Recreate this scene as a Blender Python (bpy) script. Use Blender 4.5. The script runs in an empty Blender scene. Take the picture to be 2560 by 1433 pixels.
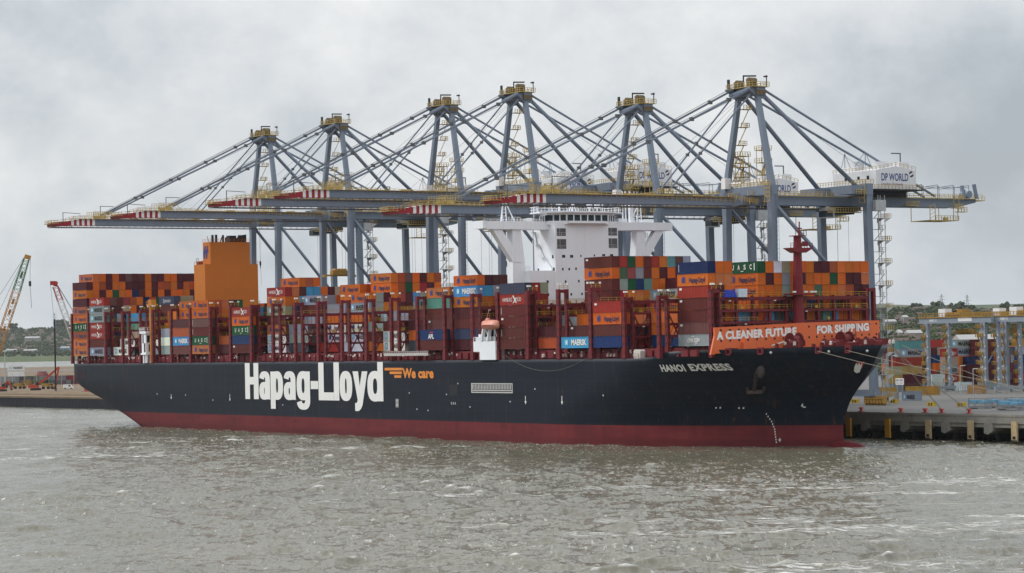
import bpy, math, random
from mathutils import Vector, Matrix
rnd = random.Random(7); KEEPKEY = False
R_ = math.radians
SC = bpy.context.scene
COL = SC.collection

# ------------------------------------------------------------------ camera
CAM = Vector((858.62, -367.944, 26.493))
FPX = 6445.016
def cam_axes(yaw, pitch, roll):
    d = Vector((-math.sin(yaw)*math.cos(pitch), math.cos(yaw)*math.cos(pitch), math.sin(pitch)))
    r = Vector((math.cos(yaw), math.sin(yaw), 0)); u = r.cross(d)
    return d, math.cos(roll)*r + math.sin(roll)*u, -math.sin(roll)*r + math.cos(roll)*u
CD, CR, CU = cam_axes(0.996355, 0.021308, -0.020278)
cam = bpy.data.cameras.new("camera"); camo = bpy.data.objects.new("camera", cam); COL.objects.link(camo)
cam.sensor_width = 36; cam.lens = 36*FPX/2560; cam.clip_start = 1; cam.clip_end = 60000
m = Matrix((CR, CU, -CD)).transposed().to_4x4(); m.translation = CAM
camo.matrix_world = m
SC.camera = camo

# ------------------------------------------------------------------ sky, sun, exposure
SUN_AZ = Vector((-0.72, -0.62)).normalized(); SUN_EL = R_(42)
world = bpy.data.worlds.new("World"); SC.world = world; world.use_nodes = True
nt = world.node_tree; nt.nodes.clear()
def N(t, **kw):
    n = nt.nodes.new(t)
    for k, v in kw.items(): setattr(n, k, v)
    return n
def L(a, b): nt.links.new(a, b)
def mathn(op, a, b=None, c=None, clamp=False):
    n = nt.nodes.new('ShaderNodeMath'); n.operation = op; n.use_clamp = clamp
    for i, v in enumerate((a, b, c)):
        if v is None: continue
        if isinstance(v, (int, float)): n.inputs[i].default_value = v
        else: nt.links.new(v, n.inputs[i])
    return n.outputs[0]
def ramp(fac, pts, interp='EASE'):
    n = nt.nodes.new('ShaderNodeValToRGB'); n.color_ramp.interpolation = interp
    cr = n.color_ramp
    while len(cr.elements) < len(pts): cr.elements.new(0.5)
    for e, (p, c) in zip(cr.elements, pts):
        e.position = p; e.color = (c[0], c[1], c[2], 1) if hasattr(c, '__len__') else (c, c, c, 1)
    nt.links.new(fac, n.inputs[0]); return n.outputs[0]
def noise(vec, scale, detail=5, rough=0.55, dist=0.0):
    n = nt.nodes.new('ShaderNodeTexNoise'); n.inputs['Scale'].default_value = scale
    n.inputs['Detail'].default_value = detail; n.inputs['Roughness'].default_value = rough
    n.inputs['Distortion'].default_value = dist
    nt.links.new(vec, n.inputs['Vector']); return n.outputs['Fac']
def mixc(f, a, b, mode='MIX'):
    n = nt.nodes.new('ShaderNodeMix'); n.data_type = 'RGBA'; n.blend_type = mode
    for s, v in ((n.inputs[0], f), (n.inputs[6], a), (n.inputs[7], b)):
        if isinstance(v, (int, float)): s.default_value = v
        elif hasattr(v, '__len__'): s.default_value = (v[0], v[1], v[2], 1)
        else: nt.links.new(v, s)
    return n.outputs[2]
def vmap(vec, scale=(1,1,1), loc=(0,0,0), rot=(0,0,0)):
    n = nt.nodes.new('ShaderNodeMapping'); n.inputs['Scale'].default_value = scale
    n.inputs['Location'].default_value = loc; n.inputs['Rotation'].default_value = rot
    nt.links.new(vec, n.inputs['Vector']); return n.outputs[0]
sky = N('ShaderNodeTexSky', sky_type='NISHITA', sun_disc=False, sun_elevation=SUN_EL,
        sun_rotation=math.atan2(SUN_AZ.x, SUN_AZ.y), air_density=1.0, dust_density=2.0, ozone_density=1.0)
bg1 = N('ShaderNodeBackground'); bg1.inputs['Strength'].default_value = 0.09; L(sky.outputs[0], bg1.inputs[0])
tc = N('ShaderNodeTexCoord'); D = tc.outputs['Generated']
sep = N('ShaderNodeSeparateXYZ'); L(D, sep.inputs[0])
# cloud masses: flattened noise in direction space
big = noise(vmap(D, (1,1,1.25), (3.0,1.3,0.4)), 4.2, 6, 0.50, 0.05)
mid = noise(vmap(D, (1,1,1.25), (0.2,5.1,1.9)), 11.0, 8, 0.54, 0.12)
fine = noise(vmap(D, (1,1,1.3), (7.2,0.6,3.3)), 30.0, 8, 0.64, 0.1)
def lobe(az_px, el_px, w):
    v = (CD*FPX + CR*(az_px-1280) - CU*(el_px-716.5)).normalized()
    n = nt.nodes.new('ShaderNodeVectorMath'); n.operation = 'DISTANCE'
    nt.links.new(D, n.inputs[0]); n.inputs[1].default_value = v
    q = mathn('DIVIDE', n.outputs['Value'], w); q = mathn('MULTIPLY', q, q)
    return mathn('POWER', 2.718, mathn('MULTIPLY', q, -1.0))
dens = mathn('ADD', mathn('MULTIPLY', big, 0.46), mathn('ADD', mathn('MULTIPLY', mid, 0.38), mathn('MULTIPLY', fine, 0.16)))
bias = mathn('MULTIPLY', lobe(960, 170, 0.075), 0.16)
bias = mathn('ADD', bias, mathn('MULTIPLY', lobe(1700, 60, 0.06), 0.06))
bias = mathn('SUBTRACT', bias, mathn('MULTIPLY', lobe(2500, 420, 0.09), 0.09))
bias = mathn('SUBTRACT', bias, mathn('MULTIPLY', lobe(60, 30, 0.05), -0.05))
bias = mathn('SUBTRACT', bias, mathn('MULTIPLY', lobe(520, 20, 0.045), 0.03))
bias = mathn('SUBTRACT', bias, mathn('MULTIPLY', lobe(1330, 40, 0.04), 0.05))
bias = mathn('ADD', bias, mathn('MULTIPLY', lobe(2260, 90, 0.035), 0.10))
dens = mathn('ADD', mathn('MULTIPLY', mathn('SUBTRACT', dens, 0.5), 1.8), mathn('ADD', bias, 0.5))
cl = ramp(dens, [(0.30, (0.43,0.475,0.52)), (0.43, (0.545,0.59,0.635)), (0.53, (0.665,0.70,0.73)), (0.64, (0.80,0.815,0.83)), (0.78, (0.95,0.95,0.95))], 'LINEAR')
# paler, bluer layer near the horizon; brighter overhead
el = mathn('MULTIPLY', sep.outputs[2], 1.0)
hz = mathn('SUBTRACT', 1.0, mathn('MULTIPLY', mathn('ABSOLUTE', el), 16.0), clamp=True)
cl = mixc(mathn('MULTIPLY', hz, 0.55), cl, (0.57,0.63,0.69))
cl = mixc(mathn('MULTIPLY', mathn('SUBTRACT', el, 0.2, clamp=True), 1.6, clamp=True), cl, (1.62,1.65,1.70))
bg2 = N('ShaderNodeBackground'); bg2.inputs['Strength'].default_value = 1.0; L(cl, bg2.inputs[0])
mx = N('ShaderNodeMixShader'); mx.inputs[0].default_value = 0.90
L(bg1.outputs[0], mx.inputs[1]); L(bg2.outputs[0], mx.inputs[2])
wo = N('ShaderNodeOutputWorld'); L(mx.outputs[0], wo.inputs[0])

sun = bpy.data.lights.new("sun", 'SUN'); sun.energy = 1.9; sun.angle = R_(12); sun.color = (1.0, 0.96, 0.90)
suno = bpy.data.objects.new("sun", sun); COL.objects.link(suno)
sd = Vector((SUN_AZ.x*math.cos(SUN_EL), SUN_AZ.y*math.cos(SUN_EL), math.sin(SUN_EL)))
suno.rotation_euler = sd.to_track_quat('Z', 'Y').to_euler(); suno.location = (0, 0, 400)
SC.view_settings.view_transform = 'Standard'; SC.view_settings.look = 'None'
SC.view_settings.exposure = 0.06; SC.view_settings.gamma = 1.0
SC.cycles.max_bounces = 5; SC.cycles.diffuse_bounces = 2; SC.cycles.glossy_bounces = 2; SC.cycles.transmission_bounces = 2
SC.cycles.volume_bounces = 0; SC.cycles.caustics_reflective = False; SC.cycles.caustics_refractive = False

# ------------------------------------------------------------------ helpers
def proj(p):
    v = Vector(p) - CAM; z = v.dot(CD)
    return (1280 + FPX*v.dot(CR)/z, 716.5 - FPX*v.dot(CU)/z)
def at(px, py, axis, val):
    """the point where the sight line of a photo pixel meets a plane of the place"""
    v = CD*FPX + CR*(px-1280) - CU*(py-716.5); t = (val-CAM[axis])/v[axis]
    return CAM + v*t
def atd(px, py, dep):
    v = CD*FPX + CR*(px-1280) - CU*(py-716.5); return CAM + v*(dep/FPX)

class MB:
    def __init__(s): s.v = []; s.f = []; s.m = []
    def quad(s, a, b, c, d, m=0):
        n = len(s.v); s.v += [tuple(a), tuple(b), tuple(c), tuple(d)]; s.f.append((n, n+1, n+2, n+3)); s.m.append(m)
    def tri(s, a, b, c, m=0):
        n = len(s.v); s.v += [tuple(a), tuple(b), tuple(c)]; s.f.append((n, n+1, n+2)); s.m.append(m)
    def hexa(s, p, m=0):
        n = len(s.v); s.v += [tuple(q) for q in p]
        for f in ((0,3,2,1), (4,5,6,7), (0,1,5,4), (1,2,6,5), (2,3,7,6), (3,0,4,7)):
            s.f.append(tuple(n+i for i in f)); s.m.append(m)
    def box(s, x0, x1, y0, y1, z0, z1, m=0):
        s.hexa([(x0,y0,z0),(x1,y0,z0),(x1,y1,z0),(x0,y1,z0),(x0,y0,z1),(x1,y0,z1),(x1,y1,z1),(x0,y1,z1)], m)
    def bar(s, p, q, w, h=None, up=(0,0,1), m=0, w2=None, h2=None):
        p = Vector(p); q = Vector(q); h = w if h is None else h
        w2 = w if w2 is None else w2; h2 = h if h2 is None else h2
        d = (q-p).normalized(); u = Vector(up)
        if abs(d.dot(u)) > 0.98: u = Vector((0,1,0))
        a = d.cross(u).normalized(); b = a.cross(d).normalized()
        s.hexa([p-a*w/2-b*h/2, p+a*w/2-b*h/2, p+a*w/2+b*h/2, p-a*w/2+b*h/2,
                q-a*w2/2-b*h2/2, q+a*w2/2-b*h2/2, q+a*w2/2+b*h2/2, q-a*w2/2+b*h2/2], m)
    def tube(s, p, q, r, n=6, r2=None, m=0, cap=True):
        p = Vector(p); q = Vector(q); r2 = r if r2 is None else r2
        d = (q-p).normalized(); u = Vector((0,0,1)) if abs(d.z) < 0.95 else Vector((1,0,0))
        a = d.cross(u).normalized(); b = a.cross(d); k = len(s.v)
        for c, rr in ((p, r), (q, r2)):
            for i in range(n):
                t = 2*math.pi*i/n; s.v.append(tuple(c + a*rr*math.cos(t) + b*rr*math.sin(t)))
        for i in range(n):
            j = (i+1) % n; s.f.append((k+i, k+j, k+n+j, k+n+i)); s.m.append(m)
        if cap:
            s.f.append(tuple(k+i for i in range(n))[::-1]); s.m.append(m)
            s.f.append(tuple(k+n+i for i in range(n))); s.m.append(m)
    def path(s, pts, r, n=5, m=0):
        for a, b in zip(pts[:-1], pts[1:]): s.tube(a, b, r, n, m=m)
    def prism(s, poly, vec, m=0):
        """closed outline pushed along vec"""
        n = len(poly); k = len(s.v); vec = Vector(vec)
        s.v += [tuple(p) for p in poly] + [tuple(Vector(p)+vec) for p in poly]
        s.f.append(tuple(range(k, k+n))[::-1]); s.m.append(m)
        s.f.append(tuple(range(k+n, k+2*n))); s.m.append(m)
        for i in range(n):
            j = (i+1) % n; s.f.append((k+i, k+j, k+n+j, k+n+i)); s.m.append(m)
    def ball(s, c, rx, ry=None, rz=None, nu=10, nv=6, m=0):
        ry = rx if ry is None else ry; rz = rx if rz is None else rz; k = len(s.v); c = Vector(c)
        s.v.append(tuple(c+Vector((0,0,-rz))))
        for j in range(1, nv):
            t = -math.pi/2 + math.pi*j/nv
            for i in range(nu):
                a = 2*math.pi*i/nu; s.v.append((c.x+rx*math.cos(t)*math.cos(a), c.y+ry*math.cos(t)*math.sin(a), c.z+rz*math.sin(t)))
        s.v.append(tuple(c+Vector((0,0,rz)))); top = len(s.v)-1
        for i in range(nu):
            j = (i+1) % nu
            s.f.append((k, k+1+j, k+1+i)); s.m.append(m)
            for r in range(nv-2):
                o = k+1+r*nu; s.f.append((o+i, o+j, o+nu+j, o+nu+i)); s.m.append(m)
            o = k+1+(nv-2)*nu; s.f.append((o+i, o+j, top)); s.m.append(m)
    def rail(s, pts, h=1.1, r=0.05, step=2.0, mid=True, m=0):
        """handrail along a run of points"""
        for a, b in zip(pts[:-1], pts[1:]):
            a = Vector(a); b = Vector(b); up = Vector((0,0,h)); n = max(1, int((b-a).length/step))
            s.bar(a+up, b+up, r*2, r*2, m=m)
            if mid: s.bar(a+up*0.5, b+up*0.5, r*1.4, r*1.4, m=m)
            for i in range(n+1):
                p = a.lerp(b, i/n); s.bar(p, p+up, r*2, r*2, m=m)
    def mesh(s, name, mats, off=(0,0,0), smooth=False):
        me = bpy.data.meshes.new(name); o = Vector(off)
        me.from_pydata([(x-o.x, y-o.y, z-o.z) for x, y, z in s.v], [], s.f)
        if not isinstance(mats, (list, tuple)): mats = [mats]
        for mm in mats: me.materials.append(mm)
        if any(s.m): me.polygons.foreach_set('material_index', s.m)
        if smooth: me.polygons.foreach_set('use_smooth', [True]*len(s.f))
        me.update(); return me
    def build(s, name, mats, parent=None, smooth=False, off=None, loc=None):
        """link as one object; verts are given in the parent's frame shifted by 'off'"""
        if off is None: off = parent.get('_o', (0,0,0)) if parent else (0,0,0)
        me = s.mesh(name, mats, off if loc is None else loc, smooth)
        ob = bpy.data.objects.new(name, me); COL.objects.link(ob)
        if parent: ob.parent = parent
        if loc is not None: ob.location = loc
        ob['_o'] = tuple(off)
        return ob
def build_pieces(mb, name, mats, parent, gap=0.5):
    """link each separate piece of a collected mesh as a part of its own"""
    par = list(range(len(mb.v)))
    def find(a):
        while par[a] != a: par[a] = par[par[a]]; a = par[a]
        return a
    for f in mb.f:
        for b_ in f[1:]: par[find(f[0])] = find(b_)
    boxes = {}
    for i, v in enumerate(mb.v):
        r = find(i); b_ = boxes.setdefault(r, [list(v), list(v)])
        for k in range(3): b_[0][k] = min(b_[0][k], v[k]); b_[1][k] = max(b_[1][k], v[k])
    ks = list(boxes)
    for i, a in enumerate(ks):
        for c in ks[:i]:
            A, B = boxes[a], boxes[c]
            if all(A[0][k]-gap <= B[1][k] and B[0][k]-gap <= A[1][k] for k in range(3)): par[find(a)] = find(c)
    groups = {}
    for f, mi in zip(mb.f, mb.m): groups.setdefault(find(f[0]), []).append((f, mi))
    out = []
    for g in groups.values():
        q = MB(); mp = {}
        for f, mi in g:
            for i in f:
                if i not in mp: mp[i] = len(q.v); q.v.append(mb.v[i])
            q.f.append(tuple(mp[i] for i in f)); q.m.append(mi)
        out.append(q.build(name, mats, parent))
    return out
def tag(o, label=None, cat=None, group=None, kind=None):
    if label: o['label'] = label
    if cat: o['category'] = cat
    if group: o['group'] = group
    if kind: o['kind'] = kind
    return o
def empty(name, loc, label=None, cat=None, group=None):
    o = bpy.data.objects.new(name, None); COL.objects.link(o); o.location = loc; o['_o'] = tuple(loc)
    return tag(o, label, cat, group)
def thing_mesh(mb, name, mats, loc, label, cat, group=None, smooth=False):
    o = mb.build(name, mats, None, smooth, loc=loc); return tag(o, label, cat, group)
KIDS = {}
def copy_tree(o, parent=None, name=None):
    c = o.copy(); COL.objects.link(c)
    if parent is not None: c.parent = parent
    for ch in list(o.children): copy_tree(ch, c)
    return c

# ------------------------------------------------------------------ materials
MATS = {}
def new_mat(name):
    global nt
    mt = bpy.data.materials.new(name); mt.use_nodes = True; nt = mt.node_tree
    return mt, nt.nodes['Principled BSDF']
def geo_pos():
    return nt.nodes.new('ShaderNodeNewGeometry').outputs['Position']
def obj_pos():
    return nt.nodes.new('ShaderNodeTexCoord').outputs['Object']
def mat(name, col, rough=0.6, metal=0.0, var=0.18, scale=0.25, rust=0.0, spec=0.3, streak=0.0, bump=0.0, bscale=3.0):
    """painted/weathered surface: base colour, soft tonal noise, optional rust and run-down streaks"""
    if name in MATS: return MATS[name]
    mt, b = new_mat(name); p = geo_pos()
    n1 = noise(p, scale, 5, 0.6); n2 = noise(p, scale*7, 4, 0.6)
    f = mathn('ADD', mathn('MULTIPLY', n1, 0.6), mathn('MULTIPLY', n2, 0.4))
    lo = [c*(1-var) for c in col]; hi = [min(1, c*(1+var)) for c in col]
    c = ramp(f, [(0.3, lo), (0.7, hi)], 'LINEAR')
    if streak:
        st = noise(vmap(p, (1.4, 1.4, 0.05)), 1.0, 4, 0.6)
        s2 = mathn('MULTIPLY', mathn('SUBTRACT', st, 0.52, clamp=True), 5.0*streak, clamp=True)
        c = mixc(s2, c, [x*0.55+0.012 for x in col])
    if rust:
        rn = noise(vmap(p, (1,1,0.35)), 0.55, 6, 0.65)
        rf = mathn('MULTIPLY', mathn('SUBTRACT', rn, 0.60-0.1*rust, clamp=True), 6.0*rust, clamp=True)
        c = mixc(rf, c, (0.13,0.055,0.03))
    L(c, b.inputs['Base Color']); b.inputs['Roughness'].default_value = rough; b.inputs['Metallic'].default_value = metal
    b.inputs['Specular IOR Level'].default_value = spec
    if bump:
        bn = nt.nodes.new('ShaderNodeBump'); bn.inputs['Strength'].default_value = bump
        L(noise(p, bscale, 4), bn.inputs['Height']); L(bn.outputs[0], b.inputs['Normal'])
    MATS[name] = mt; return mt
def srgb(r, g, b):
    f = lambda c: (c/255/12.92) if c/255 <= 0.04045 else ((c/255+0.055)/1.055)**2.4
    return (f(r), f(g), f(b))
M_OX = mat('oxide_red_paint', (0.150,0.016,0.022), 0.55, var=0.22, rust=0.15, scale=0.2)
M_OXD = mat('oxide_red_deck', (0.10,0.014,0.018), 0.7, var=0.25)
M_WHITE = mat('white_ship_paint', (0.82,0.85,0.89), 0.45, var=0.04, streak=0.12)
M_DARK = mat('dark_opening', (0.012,0.012,0.014), 0.5)
M_GLASS = mat('dark_window_glass', (0.02,0.035,0.04), 0.08, var=0.1)
M_YEL = mat('yellow_rail_paint', (0.46,0.27,0.035), 0.6, var=0.3, scale=0.8)
M_LAMP = mat('lamp_housing', (0.75,0.75,0.70), 0.4)
M_BLK = mat('black_steel', (0.02,0.02,0.022), 0.5)
M_GREYM = mat('galvanised_steel', (0.42,0.43,0.43), 0.5, metal=0.3)

# ------------------------------------------------------------------ lettering
def text_mesh(txt, height, xscale=1.0, bold=0.02, spacing=1.0, name='lettering', mat_=None, plane='XZ', align='LEFT'):
    """words as a flat mesh lying in x-z (facing -y) or y-z (facing +x)"""
    cu = bpy.data.curves.new('t', 'FONT'); cu.body = txt; cu.size = 1.0; cu.offset = bold; cu.space_character = spacing
    cu.align_x = align; cu.resolution_u = 3
    ob = bpy.data.objects.new('t', cu); COL.objects.link(ob)
    dg = bpy.context.evaluated_depsgraph_get()
    me = bpy.data.meshes.new_from_object(ob.evaluated_get(dg)); me.name = name
    bpy.data.objects.remove(ob); bpy.data.curves.remove(cu)
    k = height/0.70
    for v in me.vertices:
        x, y = v.co.x*k*xscale, v.co.y*k
        v.co = (x, 0, y) if plane == 'XZ' else (0, x, y)
    me.materials.clear()
    if mat_: me.materials.append(mat_)
    me.update(); return me
def mesh_w(me, ax=0):
    xs = [v.co[ax] for v in me.vertices]; return min(xs), max(xs)
def join_mesh(parts, name, mats):
    """parts: (mesh, offset, material index)"""
    mb = MB()
    for me, off, mi in parts:
        n = len(mb.v); mb.v += [(v.co.x+off[0], v.co.y+off[1], v.co.z+off[2]) for v in me.vertices]
        for p in me.polygons: mb.f.append(tuple(n+i for i in p.vertices)); mb.m.append(mi)
    return mb.mesh(name, mats)
# ================================================================== water
mw, b = new_mat('river_water'); p = geo_pos()
UXV = Vector((CD.x,CD.y,0)).normalized(); WXV = Vector((CR.x,CR.y,0)).normalized()
def dotn(v):
    n = nt.nodes.new('ShaderNodeVectorMath'); n.operation = 'DOT_PRODUCT'; L(p, n.inputs[0]); n.inputs[1].default_value = v; return n.outputs['Value']
cu_, cw_ = dotn(UXV), dotn(WXV)
def wnoise(ku, kw, detail=4, rough=0.6, dist=0.3, seed=0.0, out='Fac'):
    c = nt.nodes.new('ShaderNodeCombineXYZ'); L(mathn('MULTIPLY', cu_, ku), c.inputs[0]); L(mathn('MULTIPLY', cw_, kw), c.inputs[1]); c.inputs[2].default_value = seed
    n = nt.nodes.new('ShaderNodeTexNoise'); n.inputs['Scale'].default_value = 1; n.inputs['Detail'].default_value = detail; n.inputs['Roughness'].default_value = rough; n.inputs['Distortion'].default_value = dist
    L(c.outputs[0], n.inputs['Vector']); return n.outputs[out]
def vadd(a, b_):
    v = nt.nodes.new('ShaderNodeVectorMath'); v.operation = 'ADD'; L(a, v.inputs[0])
    if hasattr(b_, 'links'): L(b_, v.inputs[1])
    else: v.inputs[1].default_value = b_
    return v.outputs[0]
def slope(ku, kw, amp, seed):
    v = nt.nodes.new('ShaderNodeVectorMath'); v.operation = 'MULTIPLY_ADD'; L(wnoise(ku, kw, 3, .55, .4, seed, 'Color'), v.inputs[0])
    v.inputs[1].default_value = (amp,amp,0); v.inputs[2].default_value = (-amp/2,-amp/2,0); return v.outputs[0]
nrm = nt.nodes.new('ShaderNodeNewGeometry').outputs['Normal']
sl = vadd(vadd(slope(0.16, 0.30, 0.55, 1.3), slope(0.42, 1.25, 0.85, 4.1)), nrm)
nv = nt.nodes.new('ShaderNodeVectorMath'); nv.operation = 'NORMALIZE'; L(sl, nv.inputs[0]); L(nv.outputs[0], b.inputs['Normal'])
patch = wnoise(0.012, 0.008, 4, .6, .5, 2.2)
wc = ramp(patch, [(0.32, (0.088,0.084,0.058)), (0.68, (0.128,0.121,0.086))], 'LINEAR')
# wind streaks and breaking crests, plus sun-glint flecks painted into the colour
fa = nt.nodes.new('ShaderNodeAttribute'); fa.attribute_name = 'foam'
fs = wnoise(0.085, 0.011, 5, .65, .5, 7.7); fd = wnoise(1.1, 0.42, 5, .7, .4, 3.3); fz = wnoise(0.010, 0.006, 3, .5, .4, 9.1)
f1 = mathn('MULTIPLY', mathn('SUBTRACT', mathn('ADD', fs, mathn('MULTIPLY', mathn('SUBTRACT', fz, .5), .35)), 0.598, clamp=True), 10.0, clamp=True)
f2 = mathn('MULTIPLY', mathn('SUBTRACT', fd, 0.47, clamp=True), 6.0, clamp=True)
f3 = mathn('MULTIPLY', fa.outputs['Fac'], mathn('MULTIPLY', mathn('SUBTRACT', fd, 0.36, clamp=True), 5.0, clamp=True))
glint_noise = wnoise(0.34, 1.05, 4, .75, .3, 5.9); fq = wnoise(0.02, 0.012, 3, .55, .4, 6.6)
glint = mathn('MULTIPLY', mathn('SUBTRACT', mathn('ADD', glint_noise, mathn('MULTIPLY', mathn('SUBTRACT', fq, .5), .28)), 0.605, clamp=True), 9.0, clamp=True)
foam = mathn('MAXIMUM', mathn('MAXIMUM', mathn('MULTIPLY', mathn('MULTIPLY', f1, f2), 0.85), f3), mathn('MULTIPLY', glint, 0.55))  # real foam together with the painted glint flecks
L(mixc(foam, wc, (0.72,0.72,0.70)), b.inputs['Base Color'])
L(mathn('ADD', mathn('MULTIPLY', foam, 0.5), 0.20), b.inputs['Roughness']); b.inputs['IOR'].default_value = 1.33
import numpy as np
def water_mesh():
    """choppy river: summed wind waves on a sheet that grows coarser with distance"""
    r = np.random.RandomState(4)
    us_ = 215*np.exp(np.arange(0, 700)*0.0030); as_ = np.linspace(-.29, .29, 330)
    u = np.repeat(us_, len(as_)); w = (us_[:,None]*as_[None,:]).ravel()
    du = np.repeat(us_*0.0030, len(as_))
    px_ = CAM.x+UXV.x*u+WXV.x*w; py_ = CAM.y+UXV.y*u+WXV.y*w
    z = np.zeros_like(u); dx = np.zeros_like(u); dy = np.zeros_like(u); jac = np.zeros_like(u)
    base = math.atan2(UXV.y, UXV.x)+0.30
    for i in range(90):
        lam = 1.5*(13.0/1.5)**r.rand(); k = 2*math.pi/lam; th = base+.2+r.normal()*.9; s = 0.040 if lam > 3 else .034
        A = s/k*np.clip(lam/(2.0*du)-.8, 0, 1); c, sn = math.cos(th), math.sin(th)
        ph = k*(px_*c+py_*sn)+r.rand()*6.283
        z += A*np.cos(ph); dx -= A*c*np.sin(ph)*.9; dy -= A*sn*np.sin(ph)*.9; jac += A*k*np.cos(ph)
    ed = np.clip((.29-np.abs(w/u))/.02, 0, 1)*np.clip((u-215)/15, 0, 1)*np.clip((us_[-1]-u)/200, 0, 1)
    gust = .75+.35*np.sin(px_*.021+py_*.013)*np.sin(py_*.017-px_*.008+1)
    z *= ed*gust; dx *= ed*gust; dy *= ed*gust
    band = np.sin(u*.045+np.sin(w*.03)*1.2)*.5+np.sin(u*.013+w*.006+1.)*.5
    foam_ = np.clip((jac*gust-.42-.10*(1-band))*5, 0, 1)
    P = np.stack([px_+dx, py_+dy, z], 1); nu, na = len(us_), len(as_)
    idx = np.arange(nu*na).reshape(nu, na); q = np.stack([idx[:-1,:-1], idx[:-1,1:], idx[1:,1:], idx[1:,:-1]], -1).reshape(-1, 4)
    # flat water out to the far shores, joined round the rim
    O = [(-700,-6000), (-700,6000), (13000,6000), (13000,-6000)]; ex = [(CAM.x+UXV.x*a+WXV.x*c, CAM.y+UXV.y*a+WXV.y*c, 0) for a, c in O]
    n = len(P); P = np.vstack([P, np.array(ex)]); c0, c1, c2, c3 = idx[0,0], idx[0,-1], idx[-1,-1], idx[-1,0]
    far = np.array([[n,n+1,c1,c0], [n+1,n+2,c2,c1], [n+2,n+3,c3,c2], [n+3,n,c0,c3]]); q = np.vstack([q, far])
    me = bpy.data.meshes.new('water'); me.vertices.add(len(P)); me.vertices.foreach_set('co', P.astype(np.float32).ravel())
    me.loops.add(q.size); me.loops.foreach_set('vertex_index', q.astype(np.int32).ravel())
    me.polygons.add(len(q)); me.polygons.foreach_set('loop_start', np.arange(0, q.size, 4, dtype=np.int32)); me.polygons.foreach_set('loop_total', np.full(len(q), 4, np.int32))
    me.polygons.foreach_set('use_smooth', np.ones(len(q), bool)); me.update(calc_edges=True); me.validate()
    at_ = me.attributes.new('foam', 'FLOAT', 'POINT'); at_.data.foreach_set('value', np.concatenate([foam_, np.zeros(4)]).astype(np.float32))
    me.materials.append(mw); o = bpy.data.objects.new('water', me); COL.objects.link(o); return o
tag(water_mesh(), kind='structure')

# ================================================================== container ship
PITCH, G1, G2 = 14.442, 9.752, 12.722
XP = [0.0]
for i in range(1, 26): XP.append(XP[-1] + (G1 if i == 5 else G2 if i == 20 else PITCH))
XP.append(369.1)
ZD = 21.72; CY = 30.5
ship = empty('container_ship', (200, CY, 0), 'huge dark blue and red container ship loaded with stacks, moored along the quay', 'ship')

# ---- hull, lofted by water lines
M_HULL = None
def hull_mat():
    mt, b = new_mat('hull_paint'); p = geo_pos()
    n1 = noise(vmap(p, (0.05,0.05,0.25)), 1.0, 5, 0.6)
    st = noise(vmap(p, (0.55,0.55,0.035)), 1.0, 4, 0.6)
    c = ramp(n1, [(0.3, (0.006,0.010,0.018)), (0.7, (0.010,0.015,0.026))], 'LINEAR')
    s = mathn('MULTIPLY', mathn('SUBTRACT', st, 0.58, clamp=True), 2.5, clamp=True)
    c = mixc(s, c, (0.034,0.033,0.033))
    # rust runs and pale scuffs low on the side
    rn = noise(vmap(p, (0.9,0.9,0.03), (5,2,0)), 1.0, 4, 0.7); r2 = noise(vmap(p, (0.03,0.03,0.2)), 1.0, 3, 0.6)
    c = mixc(mathn('MULTIPLY', mathn('MULTIPLY', mathn('SUBTRACT', rn, 0.57, clamp=True), 9.0, clamp=True), mathn('MULTIPLY', mathn('SUBTRACT', r2, 0.42, clamp=True), 4.0, clamp=True)), c, (0.075,0.040,0.028))
    # plate seams
    sp = N('ShaderNodeSeparateXYZ'); L(p, sp.inputs[0])
    sx = mathn('LESS_THAN', mathn('FRACT', mathn('MULTIPLY', sp.outputs[0], 1/13.1)), 0.010)
    sz = mathn('LESS_THAN', mathn('FRACT', mathn('MULTIPLY', sp.outputs[2], 1/2.7)), 0.03)
    c = mixc(mathn('MULTIPLY', mathn('MAXIMUM', sx, sz), 0.6), c, (0.030,0.033,0.037))
    L(c, b.inputs['Base Color']); b.inputs['Roughness'].default_value = 0.42; b.inputs['Specular IOR Level'].default_value = 0.14
    # plating is slightly wavy between frames
    bm_ = N('ShaderNodeBump'); bm_.inputs['Strength'].default_value = 0.25; bm_.inputs['Distance'].default_value = 0.03
    L(noise(vmap(p, (0.35,0.35,0.5)), 1.0, 2), bm_.inputs['Height']); L(bm_.outputs[0], b.inputs['Normal'])
    return mt
M_HULL = hull_mat()
def boot_mat():
    mt, b = new_mat('boot_top_paint'); p = geo_pos()
    n1 = noise(vmap(p, (0.06,0.06,0.3)), 1.0, 6, 0.65); n2 = noise(vmap(p, (0.35,0.35,0.05)), 1.0, 5, 0.65)
    sp = N('ShaderNodeSeparateXYZ'); L(p, sp.inputs[0])
    c = ramp(mathn('ADD', mathn('MULTIPLY', n1, 0.6), mathn('MULTIPLY', n2, 0.4)), [(0.32, (0.075,0.010,0.012)), (0.5, (0.132,0.017,0.021)), (0.68, (0.175,0.026,0.028))], 'LINEAR')
    sc = noise(vmap(p, (0.05,0.05,0.9), (1,4,0)), 1.0, 6, 0.7)
    c = mixc(mathn('MULTIPLY', mathn('SUBTRACT', sc, 0.58, clamp=True), 4.0, clamp=True), c, (0.055,0.012,0.014))
    # tide-wet, scoured lower edge
    wet = mathn('MULTIPLY', mathn('SUBTRACT', mathn('ADD', 1.5, mathn('MULTIPLY', n2, 1.3)), sp.outputs[2], clamp=True), 0.5, clamp=True)
    c = mixc(wet, c, (0.075,0.008,0.011))
    L(c, b.inputs['Base Color']); b.inputs['Roughness'].default_value = 0.5; b.inputs['Specular IOR Level'].default_value = 0.18; return mt
M_BOOT = boot_mat()
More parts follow.
